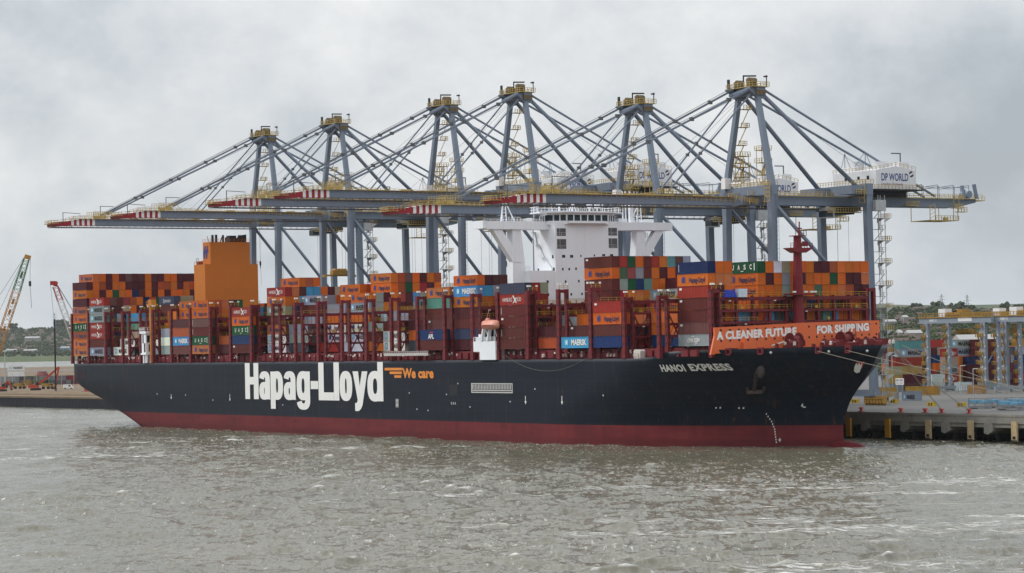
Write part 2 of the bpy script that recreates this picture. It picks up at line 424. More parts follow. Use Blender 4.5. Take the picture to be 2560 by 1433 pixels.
def lerp_tab(t, tab):
    if t <= tab[0][0]: return tab[0][1]
    for (a, va), (c, vc) in zip(tab[:-1], tab[1:]):
        if t <= c: return va + (vc-va)*(t-a)/(c-a)
    return tab[-1][1]
STERN = [(-3,64), (0,48), (2,41.5), (4.7,32), (6.4,26), (8.6,20.6), (11.2,10.3), (13.7,3.3), (15,1.7), (16.7,0.7), (18,0.2), (30,0.0)]
STEM = [(-3,386.4), (5,386.6), (6.4,387.1), (8.5,388.0), (10.2,388.9), (12.6,390.9), (15.9,394.5), (20.1,398.9), (23.5,403.7), (25,405.2)]
def bow_p(z):
    s = min(1, max(0, (z-5)/18.5)); s = s**1.25
    return 306+38*s, 2.05+0.45*s, lerp_tab(z, STEM)
def inset(x, z):
    """distance of the starboard side inboard of the ship's full breadth"""
    xs, pw, xe = bow_p(z)
    if x >= xe: return CY
    if x > xs: return CY*((x-xs)/(xe-xs))**pw
    xa = lerp_tab(z, STERN)
    if x < xa: return CY
    if z < 15.5:
        k = min(1, (15.5-z)/9); d = x-xa
        return min(CY, k*(2.6*math.exp(-d/45) + 27*math.exp(-d/.9)))
    return 0.9*math.exp(-(x-xa)/0.8)
def deck_z(x):
    # sheer of the upper edge: level, then stepped up to the forecastle bulwark
    if x < 346: return ZD
    return lerp_tab(x, [(346, ZD), (352, 22.05), (354.5, 22.9), (357, 23.25), (372, 23.55), (390, 23.8), (404, 24.0)])
def hull_part(zl, name, mt, top=False):
    mb = MB(); rows = []
    for iz, z in enumerate(zl):
        xa = lerp_tab(z, STERN); xs, pw, xe = bow_p(z)
        X = [xa, xa+0.4, xa+1.2, xa+2.6, xa+5, xa+9]
        X += [xa+9+(130-xa-9)*i/12 for i in range(1, 13)] + [130+(xs-130)*i/14 for i in range(1, 15)]
        X += [xs+(xe-xs)*i/30 for i in range(1, 28)] + [xs+(xe-xs)*q for q in (0.93, 0.955, 0.975, 0.99, 0.997, 1.0)]
        rows.append([(x, z) for x in X])
    n = len(rows[0])
    for side in (-1, 1):
        k = len(mb.v)
        for iz, row in enumerate(rows):
            for x, z in row:
                zz = z
                if top: zz = ZD-3 + (deck_z(x)-(ZD-3))*(z-(ZD-3))/3.0 if z > ZD-3 else z
                y = inset(x, z)
                mb.v.append((x, y if side < 0 else 2*CY-y, zz))
        for r in range(len(rows)-1):
            for i in range(n-1):
                a = k+r*n+i; q = (a, a+1, a+n+1, a+n)
                mb.f.append(q if side < 0 else q[::-1]); mb.m.append(0)
    return mb, n, len(rows)
mb, n, nr = hull_part([5.08, 6.2, 7.6, 9, 10.5, 12, 13.5, 15, 16.5, 17.6, ZD-3, ZD-2, ZD-1, ZD], 'hull', M_HULL, True)
# transom
k2 = n*nr
for r in range(nr-1):
    a, c = r*n, k2+r*n
    mb.f.append((a, a+n, c+n, c)); mb.m.append(0)
# deck
for i in range(n-1):
    a = (nr-1)*n+i; c = k2+(nr-1)*n+i
    mb.f.append((a, a+1, c+1, c)); mb.m.append(1)
hull = mb.build('hull', [M_HULL, M_OXD], ship, smooth=False)
for pl in hull.data.polygons: pl.use_smooth = abs(pl.normal.z) < 0.9
mb, n, nr = hull_part([-3, -1.2, 0, 1.2, 2.4, 3.7, 5.08], 'boot_top', M_BOOT)
bt = mb.build('boot_top', M_BOOT, ship, smooth=True)
bb = MB(); bb.ball((386.5, CY, -1.75), 9.7, 3.8, 3.1, 24, 12)
bb.build('bulbous_bow', M_BOOT, ship, smooth=True)

# ---- hull lettering, built from bowls and stems
def ring(mb, cx, cy, rx, ry, ix, iy, a0=0, a1=360, n=28, e=2.5, oy=0.0):
    pts = []
    for i in range(n+1):
        t = R_(a0+(a1-a0)*i/n); c, s = math.cos(t), math.sin(t)
        f = lambda v: math.copysign(abs(v)**(2/e), v)
        pts.append(((cx+rx*f(c), cy+ry*f(s)), (cx+ix*f(c), cy+iy*f(s))))
    for (o1, i1), (o2, i2) in zip(pts[:-1], pts[1:]):
        mb.quad((o1[0], oy, o1[1]), (o2[0], oy, o2[1]), (i2[0], oy, i2[1]), (i1[0], oy, i1[1]))
def rect(mb, x0, x1, y0, y1, oy=0.0): mb.quad((x0,oy,y0), (x1,oy,y0), (x1,oy,y1), (x0,oy,y1))
def poly(mb, pts, oy=0.0):
    k = len(mb.v); mb.v += [(x,oy,y) for x, y in pts]; mb.f.append(tuple(range(k, k+len(pts)))); mb.m.append(0)
M_LET = mat('white_lettering', (0.80,0.80,0.78), 0.5, var=0.05, streak=0.1)
M_LORG = mat('orange_lettering', (0.72,0.25,0.045), 0.5, var=0.08)
hl = MB(); K = 86.2/986.0; S = 37*K; X_ = lambda p: (p-36)*K; XH = 8.55; CAPH = 11.2; hb = 2.55
def bowl(x0, x1, oy=0.0):
    cx = (x0+x1)/2; rx = (x1-x0)/2; ring(hl, cx, XH/2, rx, XH/2+0.12, rx-S, XH/2-hb+0.5, oy=oy)
rect(hl, X_(36), X_(36)+S, 0, CAPH); rect(hl, X_(140)-S, X_(140), 0, CAPH); rect(hl, X_(36)+S, X_(140)-S, 4.55, 6.9)
def let_a(x0, x1):
    w = x1-x0
    rect(hl, x1-S, x1-0.1, 0, 5.9, -.02)
    ring(hl, x0+w*0.50, 5.75, w*0.485, XH-5.75+0.1, w*0.485-S*0.97, XH-5.75-1.75, 0, 168, 18, oy=-.01)
    ring(hl, x0+w*0.46, 2.62, w*0.46, 2.75, w*0.46-S*0.98, 1.0, oy=0)
    poly(hl, [(x1,0), (x1+0.45,0), (x1-S,1.2)], -.03)
let_a(X_(145), X_(229))
rect(hl, X_(232), X_(232)+S*0.98, -2.85, XH, -.02); bowl(X_(232)+0.3, X_(325))
let_a(X_(330), X_(419))
bowl(X_(425), X_(522)-0.2); rect(hl, X_(522)-S*0.98, X_(522), 0, XH, -.02)
ring(hl, (X_(425)+X_(522))/2, 0.1, (X_(522)-X_(425))/2, 3.05, (X_(522)-X_(425))/2-S*0.98, 1.15, -168, 0, 18, oy=-.01)
rect(hl, X_(527), X_(580), 3.3, 5.7)
rect(hl, X_(583), X_(583)+S, 0, CAPH); rect(hl, X_(583)+S, X_(689), 0, 2.35)
rect(hl, X_(690), X_(690)+S, 0, CAPH)
bowl(X_(730), X_(816))
poly(hl, [(X_(820),XH), (X_(820)+S,XH), (X_(870)+0.4,1.0), (X_(870)-1.2,-0.9)]); poly(hl, [(X_(920)-S,XH), (X_(920),XH), (X_(884),-1.2), (X_(873),-2.3), (X_(858),-2.95), (X_(834),-2.95), (X_(834),-0.65), (X_(846),-0.6), (X_(852),0.2)], -.02)
bowl(X_(918), X_(1022)-0.2); rect(hl, X_(1022)-S*0.98, X_(1022), 0, CAPH, -.02)
for v in range(len(hl.v)):
    x, y, z = hl.v[v]; hl.v[v] = (x+135.5, y-0.06, z+10.2)
hl.build('company_lettering', M_LET, ship)
wc_ = MB()
for i, (x0, z0) in enumerate(((222.8, 19.0), (225.6, 17.95), (228.2, 16.9))): wc_.box(x0, 232.0-i*0.35+0.7, -0.12, -0.06, z0, z0+0.72)
t = text_mesh('We care', 2.55, 0.92, 0.045, 1.04)
x0, x1 = mesh_w(t); ks = 17.0/(x1-x0)
for v in t.vertices: wc_.v.append(((v.co.x-x0)*ks+232.6, -0.08, v.co.z+16.95))
kk = len(wc_.v)-len(t.vertices)
for p_ in t.polygons: wc_.f.append(tuple(kk+i for i in p_.vertices)); wc_.m.append(0)
wc_.build('slogan_lettering', M_LORG, ship)
def x_on_hull(px, z):
    lo, hi = 300, 402
    for _ in range(50):
        md = (lo+hi)/2
        if proj((md, inset(md, z), z))[0] < px: lo = md
        else: hi = md
    return lo
def on_hull(me, xa, xb, z0, h, name, mt, off=0.08):
    """wrap flat lettering on the flared side"""
    a, c = mesh_w(me); zz = [v.co.z for v in me.vertices]; za, zc = min(zz), max(zz); mb = MB()
    for v in me.vertices:
        x = xa+(xb-xa)*(v.co.x-a)/(c-a); z = z0+h*(v.co.z-za)/(zc-za)
        mb.v.append((x, inset(x, z)-off, z))
    for p_ in me.polygons: mb.f.append(tuple(p_.vertices)); mb.m.append(0)
    return mb.build(name, mt, ship)
ze = 19.3
on_hull(text_mesh('HANOI', 1.7, 1.3, 0.045, 1.1), x_on_hull(1652, ze), x_on_hull(1712, ze), 18.4, 1.75, 'name_lettering', M_LET)
on_hull(text_mesh('EXPRESS', 1.7, 1.3, 0.045, 1.1), x_on_hull(1724, ze), x_on_hull(1830, ze), 18.5, 1.75, 'name_lettering', M_LET)

# ---- marks and openings in the side
mk = MB()
def arrow(x, z, s=1.0):
    y = inset(x, z)-0.07
    mk.quad((x-.12*s,y,z), (x+.12*s,y,z), (x+.12*s,y,z+1.3*s), (x-.12*s,y,z+1.3*s))
    mk.tri((x-.42*s,y,z+.05), (x,y,z-.75*s), (x+.42*s,y,z+.05))
for px, z in ((426, 10.4), (574, 10.2), (1314, 10.8), (1405, 10.9)):
    x = at(px, 985, 1, 0).x; arrow(x, z, 1.1)
for px, z in ((1797, 9.3), (1855, 9.2)):
    x = x_on_hull(px, z); y = inset(x, z)-0.09
    for dx in (-.75, .25):
        for dz in (0, .55): mk.box(x+dx, x+dx+.5, inset(x+dx,z)-.12, inset(x+dx,z)-.06, z+dz, z+dz+.32)
x = x_on_hull(2011, 9.6)
mk.box(x-.9, x, inset(x-.5,9.6)-.15, inset(x-.5,9.6)-.05, 9.6, 10.3); mk.box(x-.9, x+.6, inset(x,9.6)-.2, inset(x,9.6)-.1, 9.35, 9.6)
# framed pilot door, gangway recess outline, draught scale
x = at(993, 990, 1, 0).x
for dz in (8.6, 9.8):
    mk.box(x-.7, x+.7, -.08, -.04, dz, dz+.12); mk.box(x-.7, x-.55, -.08, -.04, dz, dz+1.1); mk.box(x+.55, x+.7, -.08, -.04, dz, dz+1.1); mk.box(x-.7, x+.7, -.08, -.04, dz+1.0, dz+1.12)
    mk.box(x-.3, x+.3, -.085, -.05, dz+.35, dz+.8)
for i in range(12):
    z = 0.9+i*0.62; x = x_on_hull(lerp_tab(i, [(0,1942),(5,1938),(8,1930),(11,1917)]), z); y = inset(x, z)-.12
    mk.box(x-.16, x+.16, y-.05, y, z, z+.36)
x = x_on_hull(1948, 1.6); mk.box(x-.1, x+.9, inset(x,1.6)-.2, inset(x,1.6)-.1, 1.5, 1.7); mk.box(x+.35,x+.5,inset(x,1.6)-.2,inset(x,1.6)-.1,1.1,2.1)
for i in range(14):   # scattered small white marks along the side
    xx = (70, 92, 112, 160, 176, 262, 256, 268, 330, 288, 300, 240, 236, 246)[i]; zz = (11.2, 11, 9.5, 8.4, 8.5, 15.2, 12.2, 8.9, 12.4, 10.5, 13.9, 8.0, 12.5, 7.7)[i]
    mk.box(xx, xx+.35, inset(xx,zz)-.08, inset(xx,zz)-.03, zz, zz+.35)
for i in range(3): 
    xx = 258.5+i*1.0; mk.box(xx, xx+.22, -.08, -.04, 9.7, 10.3); mk.box(xx, xx+.5, -.08, -.04, 9.7, 9.85)
build_pieces(mk, 'hull_marking', M_LET, ship, .12)
def opening(xa, xb, za, zb_, mt_):
    op = MB(); y = inset((xa+xb)/2,(za+zb_)/2); op.box(xa, xb, y-.06, y+.25, za, zb_); op.build('side_opening', mt_, ship)
M_PORT = mat('dark_mooring_port', (0.022,0.006,0.010), .6)
for a_ in ((257.8,262,12.2,15.0),(13.0,13.9,17,18)): opening(*a_, M_DARK)
for i in range(3): opening(4.4+i*2.7, 6.1+i*2.7, 16.2, 19.6, M_PORT)
for zz, xx in ((12.6, 130), (11.5, 61), (11.0, 93), (9.0, 304), (9, 345)): opening(xx, xx+.5, zz-3.0, zz-2.3, M_DARK)
M_LIFT = mat('grey_gangway_metal', (0.50,0.50,0.48), 0.5, var=0.3, scale=1.5)
ga = MB(); X0 = at(1179, 980, 1, 0).x; X1 = at(1282, 980, 1, 0).x
ga.box(X0, X1, -.10, .1, 12.9, 13.2); ga.box(X0, X1, -.10, .1, 15.2, 15.5); ga.box(X0, X0+.3, -.10, .1, 13.2, 15.2); ga.box(X1-.3, X1, -.10, .1, 13.2, 15.2)
for i in range(26): ga.box(X0+.4+i*(X1-X0-.8)/26, X0+.75+i*(X1-X0-.8)/26, -.09, .05, 13.9, 15.1)
ga.box(X0+.3, X1-.3, -.08, 0, 13.45, 13.75)
ga.build('recessed_gangway', M_LIFT, ship)
# anchor in its pocket
an = MB(); xa = x_on_hull(1898, 16); ya = inset(xa, 16)
def hp(px, z, o=0.4): x = x_on_hull(px, z); return Vector((x, inset(x, z)-o, z))
an.ball(hp(1903, 18.3, 0.2), 1.5, 0.9, 1.7, 12, 8)
an.bar(hp(1901, 18.0, 1.1), hp(1893, 13.6, .9), .75, .6)
an.bar(hp(1876, 13.2, .9), hp(1914, 13.3, .9), .9, .9); an.bar(hp(1876, 13.1, .9), hp(1874, 14.3, .7), .6, .5); an.bar(hp(1914, 13.2, .9), hp(1917, 14.4, .7), .6, .5)
M_ANCH = mat('rusty_anchor_iron', (0.055,0.045,0.042), 0.55, var=0.4, rust=0.6, scale=0.6)
an.build('anchor', M_ANCH, ship, smooth=False)
# shield near the stem: red field, white castle gate
sh = MB(); shw = MB()
def hpt(px, py, o):
    # march along the sight line's plane to the hull surface near the stem
    best = None
    for i in range(700):
        x = 372+i*0.045; 
        p_ = at(px, py, 0, x)
        d = p_.y-inset(x, p_.z)
        if best is None or abs(d) < best[0]: best = (abs(d), Vector((x, p_.y-o, p_.z)))
    return best[1]
def flat(mbx, pts, o):
    poly_ = [hpt(a, b_, o) for a, b_ in pts]
    k = len(mbx.v); mbx.v += [tuple(v) for v in poly_]; mbx.f.append(tuple(range(k, k+len(poly_)))); mbx.m.append(0)
flat(sh, [(2144,905), (2166,904), (2159,921), (2141,921)], .5)
flat(shw, [(2146,909), (2149,909), (2149,912), (2152,912), (2152,908.5), (2156,908.5), (2156,912), (2159,912), (2160,908), (2162,908), (2160,918), (2155,931), (2147,933), (2141,928), (2142,918)], .75)
sh.build('shield_field', mat('signal_red', (0.42,0.06,0.04), 0.5), ship); shw.build('shield_emblem', M_LET, ship)

# ---- deck edge: coaming, rail, houses between the bridges
co = MB(); co.box(3, 352, 3.0, 58.0, ZD+.02, 24.1); co.box(352, 369, 6.5, 54.5, ZD+.02, 24.1)
for x in [a for a in XP[:-1]]:
    for k in range(3):
        xx = x+2.6+k*3.6; co.box(xx, xx+2.6, 2.2, 3.0, ZD+.3, 23.6)
co.build('hatch_coaming', M_OX, ship)
dr = MB()
for a, c in ((1, 57), (68, 262), (284, 346)):
    dr = MB(); dr.rail([(a, .25, ZD), (c, .25, ZD)], 1.1, .035, 2.4); dr.build('deck_rail', M_OX, ship)
wd = MB()
for i in range(150):
    x = rnd.uniform(2, 350)
    if 55 < x < 69 or 262 < x < 284: continue
    wd.box(x, x+rnd.uniform(.2, .6), 2.0, 2.18, 23.0+rnd.uniform(-.2, .5), 23.5+rnd.uniform(-.2, .4))
tag(wd.build('deck_fitting', M_LAMP, ship), kind='stuff')

# ---- lashing bridges
def lashing(x, ytop, y0, y1, seed):
    r = random.Random(seed)
    lb = MB(); zt = ytop
    x0, x1 = x-.55, x+.55
    ys = [y0+.35, y0+2.85]
    for j, y in enumerate(ys):
        lb.box(x0, x1, y-.38, y+.38, ZD, zt)                         # tall outboard columns
        lb.box(x0-.12, x1+.12, y-.48, y+.48, ZD, 24.3)
    for s in (-1,):
        y = y1-.35; lb.box(x0, x1, y-.38, y+.38, ZD, zt); lb.box(x0, x1, y-2.9, y-2.15, ZD, zt)
    lb.box(x0, x1, y0+.7, y0+2.5, zt-.9, zt-.1)                     # head beam
    lb.box(x0, x1, y1-2.2, y1-.7, zt-.9, zt-.1)
    mids = []
    y = y0+7.9
    while y < y1-4:
        lb.box(x0+.1, x1-.1, y-.24, y+.24, ZD, 36.3); mids.append(y); y += 5.04
    for z in (27.25, 30.15, 33.05, 36.0):
        lb.box(x0-.1, x1+.1, y0+2.9, y1-2.9, z-.16, z)
        lb.box(x0-.05, x0+.05, y0+2.9, y1-2.9, z-.55, z-.16); lb.box(x1-.05, x1+.05, y0+2.9, y1-2.9, z-.55, z-.16)
    lb.box(x0, x1, y0+2.9, y1-2.9, 35.2, 36.0)
    # diagonal bracing in the outboard panels
    cols = [ys[1]]+mids
    for k in (0, 2, 4):
        if k+1 < len(cols):
            lb.bar((x, cols[k]+.2, 24.3), (x, cols[k+1]-.2, 32.9), .3, .3); lb.bar((x, cols[k+1]-.2, 24.3), (x, cols[k]+.2, 32.9), .3, .3)
    # lashing rods and small stiles
    for k in range(int((y1-y0-4)/1.26)):
        y = y0+3.2+k*1.26
        lb.box(x1-.1, x1-.02, y-.05, y+.05, 33.1, 35.3)
        
        if k % 2 == 0: lb.box(x1-.1, x1-.02, y-.06, y+.06, 27.3, 33)
        if k % 4 == 0: lb.bar((x1+.05,y,27.3), (x1+.05,y+1.2,30.1), .08)
    for y in ys:
        for z in [24.9+2.05*q for q in range(int((zt-25.4)/2.05)+1)]:
            lb.box(x-.2, x+.2, y-.405, y-.385, z, z+.75, 1); lb.box(x1+.005, x1+.025, y-.14, y+.14, z, z+.75, 1)
    root = lb.build('lashing_bridge', [M_OX, M_DARK], ship)
    rl = MB()
    for z in (33.05, 36.0): rl.rail([(x1, y0+2.9, z), (x1, y1-2.9, z)], 1.1, .05, 2.5)
    rl.rail([(x1, y0+3.2, 30.15), (x1, y0+14, 30.15)], 1.0, .04, 2.5)
    rl.rail([(x1, y0+.3, zt), (x1, y0+3.0, zt)], 1.0, .05, 1.2)
    rl.build('walkway_rail', M_YEL, root)
    for k in range(7): yy = y0+3+r.random()*(y1-y0-8); zz = r.choice((27.4, 30.3, 30.3, 33.2, 36.1)); rl = MB(); rl.box(x1, x1+.5, yy, yy+.7, zz, zz+.7); rl.build('gear_bin', M_YEL, root)
    lm = MB()
    for yy in (y0+.2, y0+.9, y0+3.0): lm = MB(); lm.box(x1-.3, x1+.2, yy-.2, yy+.2, zt+1.0, zt+1.45); lm.build('deck_lamp', M_LAMP, root)
    for k in range(7): yy = y0+4+r.random()*(y1-y0-10); zz = r.choice((29.4, 32.3, 35.0)); lm = MB(); lm.box(x1, x1+.3, yy, yy+.5, zz, zz+.25); lm.build('deck_lamp', M_LAMP, root)
    return root
for i, x in enumerate(XP):
    if i == 26: lashing(x, 38.0, 4.8, 56.2, i)
    else: lashing(x, 39.6 if i < 24 else 36.9, 0, 61, i)

# ---- funnel block
M_FUN = mat('orange_funnel_paint', (0.50,0.155,0.016), 0.5, var=0.07, scale=0.12, streak=0.06)
fb = MB(); fb.box(57.6, 66.0, 20.8, 41, ZD, 54.9); 
fb.prism([(60.2,23.0,54.9), (66.0,23.0,54.9), (66.0,38.0,54.9), (60.2,38.0,54.9)], (0,0,7.6))
fun = fb.build('funnel', M_FUN, ship)
fr = MB(); fr.rail([(57.7,20.9,54.9), (66,20.9,54.9)], 1.1, .05, 1.4); fr.rail([(66,38.2,54.9), (66,41,54.9)], 1.1, .05, 1.4); fr.rail([(60.2,23,62.5), (66,23,62.5), (66,38,62.5)], 1.0, .04, 1.5)
fr.build('funnel_rail', M_FUN, fun)
fp = MB()
for y, r, h in ((24.6,.45,2.4), (26.0,.45,2.5), (28.6,.4,2.4), (29.6,.3,1.6), (36.4,.45,2.5), (37.1,.4,2.6), (34.0,.35,1.4), (35.2,.9,2.4)):
    fp = MB(); fp.tube((64.5, y, 62.5), (64.5, y, 62.5+h), r, 8); fp.build('exhaust_pipe', M_BLK, fun)
fp = MB()
fp.box(63, 65.5, 30.6, 33.2, 62.5, 64.7); fp.build('exhaust_box', M_BLK, fun); fp = MB(); fp.bar((63,24,62.5), (63.4,23.1,64.6), .12); fp.build('funnel_aerial', M_BLK, fun)
for a_, c_ in (((64,27.8,62.5), (64,28.4,64.2)), ((64,33.9,62.5), (64,34.6,64.4))): fp = MB(); fp.bar(a_, c_, .3); fp.build('exhaust_pipe', M_BLK, fun)
fe = MB(); M_NAVY = mat('emblem_navy', (0.025,0.045,0.20), 0.5)
for k in (0, 1):
    o = k*1.75
    pts = [(60.9+o,57.2), (61.6+o,57.2), (62.0+o,59.2), (62.55+o,59.2), (62.75+o,60.0), (62.15+o,60.0), (62.5+o,61.5), (61.8+o,61.5), (60.7+o,59.6), (60.6+o,58.9)]
    fe.prism([(x,22.97,z-.3) for x, z in pts], (0,-.06,0))
fe.build('funnel_emblem', M_NAVY, fun)
for i in range(2): pass
sm = MB(); sm.box(56.0, 57.6, 22.5, 26, 53.5, 56.2); sm.box(55.4,57.6,27,30,54,55.6); sm.rail([(56,22.5,56.2),(57.6,22.5,56.2)],1,.05,.8)
sm.build('funnel_vent', M_OX, fun)
# white bunker tower with an orange provision crane at its side
tw = MB()
tw.box(60.6, 63.9, -.6, 2.2, 24.8, 31.6); tw.box(59.6, 64.4, -.9, 2.4, 31.6, 32.4); tw.box(61.2,61.9,-.5,.2,ZD,24.8); tw.box(63.2,63.9,-.5,.2,ZD,24.8); tw.box(62.2,62.8,1.4,2,ZD,24.8)
tw.box(60.0, 64.2, -.8, 2.3, 24.5, 25.1)
tw.build('bunker_station', M_WHITE, ship)
tr = MB(); tr.rail([(59.6,-.9,32.4), (64.4,-.9,32.4), (64.4,2.4,32.4)], 1.2, .05, .7)
tr.build('station_rail', M_WHITE, ship)
td = MB(); td.box(61.3, 62.2, -.63, -.5, 28.4, 31.2); td.box(62.4, 63.5, -.63, -.5, 25.3, 28.4); td.box(63.88,63.93,-.2,.9,28.6,31); td.box(63.88,63.93,0.4,1.5,25.6,28)
td.build('station_opening', M_DARK, ship)
oc = MB(); M_OC = mat('orange_crane_paint', (0.50,0.20,0.03), 0.5, var=0.15)
oc.tube((65.4,1.2,ZD), (65.4,1.2,41.2), .98, 10); oc.box(63.0,67.6,0.2,2.4,41.0,41.5); oc.box(64.4,66.5,.2,2.2,41.5,43.0); oc.rail([(63,.2,41.5),(67.6,.2,41.5)],1,.05,.8)
oc.build('provision_crane', M_OC, ship)

# ---- bridge and accommodation
br = MB()
HX0, HX1, HY0, HY1 = 270.6, 281.0, 20.1, 40.9
br.box(HX0, HX1, HY0, HY1, ZD, 57.0)
br.box(270.6, 280.4, 12.0, HY0, ZD, 45.4)                       # lower starboard block
br.box(270.6, 280.4, HY1, 49.0, ZD, 45.4)
house = br.build('bridge_house', M_WHITE, ship)
wg = MB(); WX0, WX1 = 273.6, 278.2
wg.box(WX0, WX1, .2, HY0, 56.6, 58.8); wg.box(WX0, WX1, HY1, 61.6, 56.6, 58.8)
wg.box(WX0-.8, WX1-.3, -.9, .2, 56.8, 58.9); wg.box(HX0, HX1-.02, HY0+.02, HY1-.02, 57.0, 58.8)
wg.build('bridge_wing', M_WHITE, house)
for s in (0, 1):
    f = (lambda y: y) if s == 0 else (lambda y: 61-y)
    su = MB()
    a = [(f(8.4),ZD), (f(12.9),ZD), (f(12.5),46), (f(11.2),56.6), (f(8.5),56.6), (f(8.4),44)]
    su.prism([(WX1-.4, y, z) for y, z in a], (-2.8,0,0))
    bb_ = [(f(2.1),56.6), (f(5.0),56.6), (f(11.4),47.8), (f(8.5),47.8)]
    su.prism([(WX1-.3, y, z) for y, z in bb_], (-2.0,0,0))
    su.build('wing_support', M_WHITE, house)
wh = MB()
oct_ = [(HX0+1,HY0+1.5), (HX1-2.6,HY0-.8), (HX1+.4,HY0+3.6), (HX1+.4,HY1-3.6), (HX1-2.6,HY1+.8), (HX0+1,HY1-1.5)]
wh.prism([(x,y,57.9) for x, y in oct_], (0,0,1.0))
big_ = [(HX0+.5,HY0-1.5), (HX1-2.3,HY0-3.2), (HX1+1.2,HY0+2.6), (HX1+1.2,HY1-2.6), (HX1-2.3,HY1+3.2), (HX0+.5,HY1+1.5)]
wh.prism([(x,y,60.5) for x, y in oct_], (0,0,.6))
wh.prism([(x,y,61.1) for x, y in big_], (0,0,.35))
for y in [HY0+3.6+i*2.28 for i in range(7)]: wh.box(HX1+.3, HX1+.6, y-.16, y+.16, 58.9, 60.5)
for t_ in (0,.33,.66,1.0):
    for (ax,ay),(bx,by) in ((oct_[1],oct_[2]),(oct_[3],oct_[4]),(oct_[0],oct_[1])):
        xx = ax+(bx-ax)*t_; yy = ay+(by-ay)*t_; wh.box(xx-.13,xx+.13,yy-.13,yy+.13,58.9,60.5)
wh.box(HX1-1, HX1+1.3, HY0+4, HY1-4.2, 58.2, 58.8)
wheel = wh.build('wheelhouse', M_WHITE, ship)
gl = MB(); gl.prism([(HX0+1.2+(x-HX0-1)*.985, CY+(y-CY)*.985, 58.9) for x, y in oct_], (0,0,1.6)); gl.build('window', M_GLASS, wheel)
mr = MB()
loop = [(x,y,61.45) for x, y in big_]; mr.rail(loop+[loop[0]], 1.4, .05, 1.2)
mr.rail([(WX1,-.8,58.8), (WX1,HY0-2,58.8)], .5, .04, 2); 
mr.build('roof_rail', M_WHITE, wheel)
ms = MB()
def mast(x, y, z, h, r=.25): ms.tube((x,y,z), (x,y,z+h), r, 6, r*.6)
ms = MB(); mast(277,24.3,61.45,4.6,.3); ms.box(276.6,277.4,23.2,25.4,63.5,63.8); ms.box(276.6,277.4,23.6,25.2,64.9,65.2); mast(277,23.4,63.8,1.4,.12); mast(277,25.2,63.8,1.4,.12)
ms.build('roof_mast', M_WHITE, wheel); ms = MB(); mast(276,29.4,61.45,5.0,.28); ms.bar((276,28.2,61.5),(276,29.4,64.8),.2); ms.bar((276,30.6,61.5),(276,29.4,64.8),.2); ms.box(275.6,276.4,28.2,30.6,64.9,65.2); ms.box(275.5,276.2,27.6,31.2,65.9,66.2)
ms.build('roof_mast', M_WHITE, wheel); ms = MB(); mast(278,33.6,61.45,3.6,.3); ms.ball((278,33.6,63.3),.9,.9,.9); ms.box(277.6,278.4,32.4,34.6,64.6,64.9); ms.build('radar_mast', M_WHITE, wheel); ms = MB(); mast(277,36.9,61.45,1.5,.2); ms.tube((277,36.9,62.7),(277,36.9,64.7),.85,10)
ms.build('radome', M_WHITE, wheel); ms = MB(); mast(276,39.3,61.45,3,.15); ms.ball((276,39.3,63.9),.45); ms.build('radome', M_WHITE, wheel); ms = MB(); mast(277.5,21.5,61.45,3,.08); ms.ball((277.5,21.5,64.3),.28); ms.build('radome', M_WHITE, wheel); ms = MB(); mast(275,31.9,61.45,6,.07); ms.build('whip_aerial', M_WHITE, wheel); ms = MB(); mast(276.5,27,61.45,5.0,.07)
ms.build('whip_aerial', M_WHITE, wheel)
# wing-top lattice masts and pipes
lt = MB()
for yc, dy in ((7.2, 1), (52.0, -1)):
    for a, c in (((276,yc-1.2,58.8),(276,yc-.2,65.5)), ((276,yc+.6,58.8),(276,yc+.2,65.5)), ((274.6,yc,58.8),(275.6,yc,65.5)), ((276,yc+3.2*dy,58.8),(276,yc+.4*dy,64.0))): lt.bar(a, c, .22)
    for q in range(7): lt.bar((276,yc-1.1+q*.12,59.4+q*.9), (276,yc+.6-q*.04,59.4+q*.9), .12)
    lt.rail([(277.6,yc-1.5,58.8),(277.6,yc+4*dy,58.8)],1.1,.05,.8); lt.build('wing_mast', M_WHITE, house); lt = MB()
for yy in (46.2, 47.2, 48.6): lt.tube((276,yy,58.8),(276,yy,67.5),.22,6)
lt.box(275.6,276.4,48.4,49.6,58.8,67.0)
for q in range(8): lt.bar((276.5,49.8,59+q),(276.5,50.8,59+q),.08)
lt.bar((276.5,50.8,58.8),(276.5,50.8,67.5),.1); lt.bar((276.5,49.8,58.8),(276.5,49.8,67.5),.1); lt.box(275.5,277,44,47,58.8,59.9); 
aw = MB(); aw.bar((277,16.0,58.8),(277,16,66),.09); aw.build('whip_aerial', M_WHITE, house)
lt.build('wing_exhaust', M_WHITE, house)
hw = MB()
for y in (21.4, 22.7, 24.1, 36.8, 39.0): pass
for px, py, w, h in ((1409,641,8,7), (1429,641,8,7), (1452,640,3,5), (1486,639,3,5), (1509,638,8,5), (1529,638,8,5), (1407,673,4,6), (1423,673,4,6), (1440,672,4,6), (1414,704,4,6), (1447,703,4,6), (1428,736,4,6), (1455,735,4,6)):
    a = at(px, py, 0, HX1); hw = MB(); hw.box(HX1-.05, HX1+.04, a.y-w*.062, a.y+w*.062, a.z-h*.055, a.z+h*.055); hw.build('window', M_GLASS, house)
for px, py in ((1382,642), (1346,676), (1385,673), (1362,710)):
    a = at(px, py, 1, HY0); hw = MB(); hw.box(a.x-.35, a.x+.35, HY0-.04, HY0+.04, a.z-.45, a.z+.45); hw.build('window', M_GLASS, house)
for px, py in ((1369,705), (1370,737)): a = at(px, py, 0, 280.4); hw = MB(); hw.box(280.36, 280.44, a.y-.35, a.y+.35, a.z-.4, a.z+.4); hw.build('window', M_GLASS, house)
hv = MB(); hvr = MB()
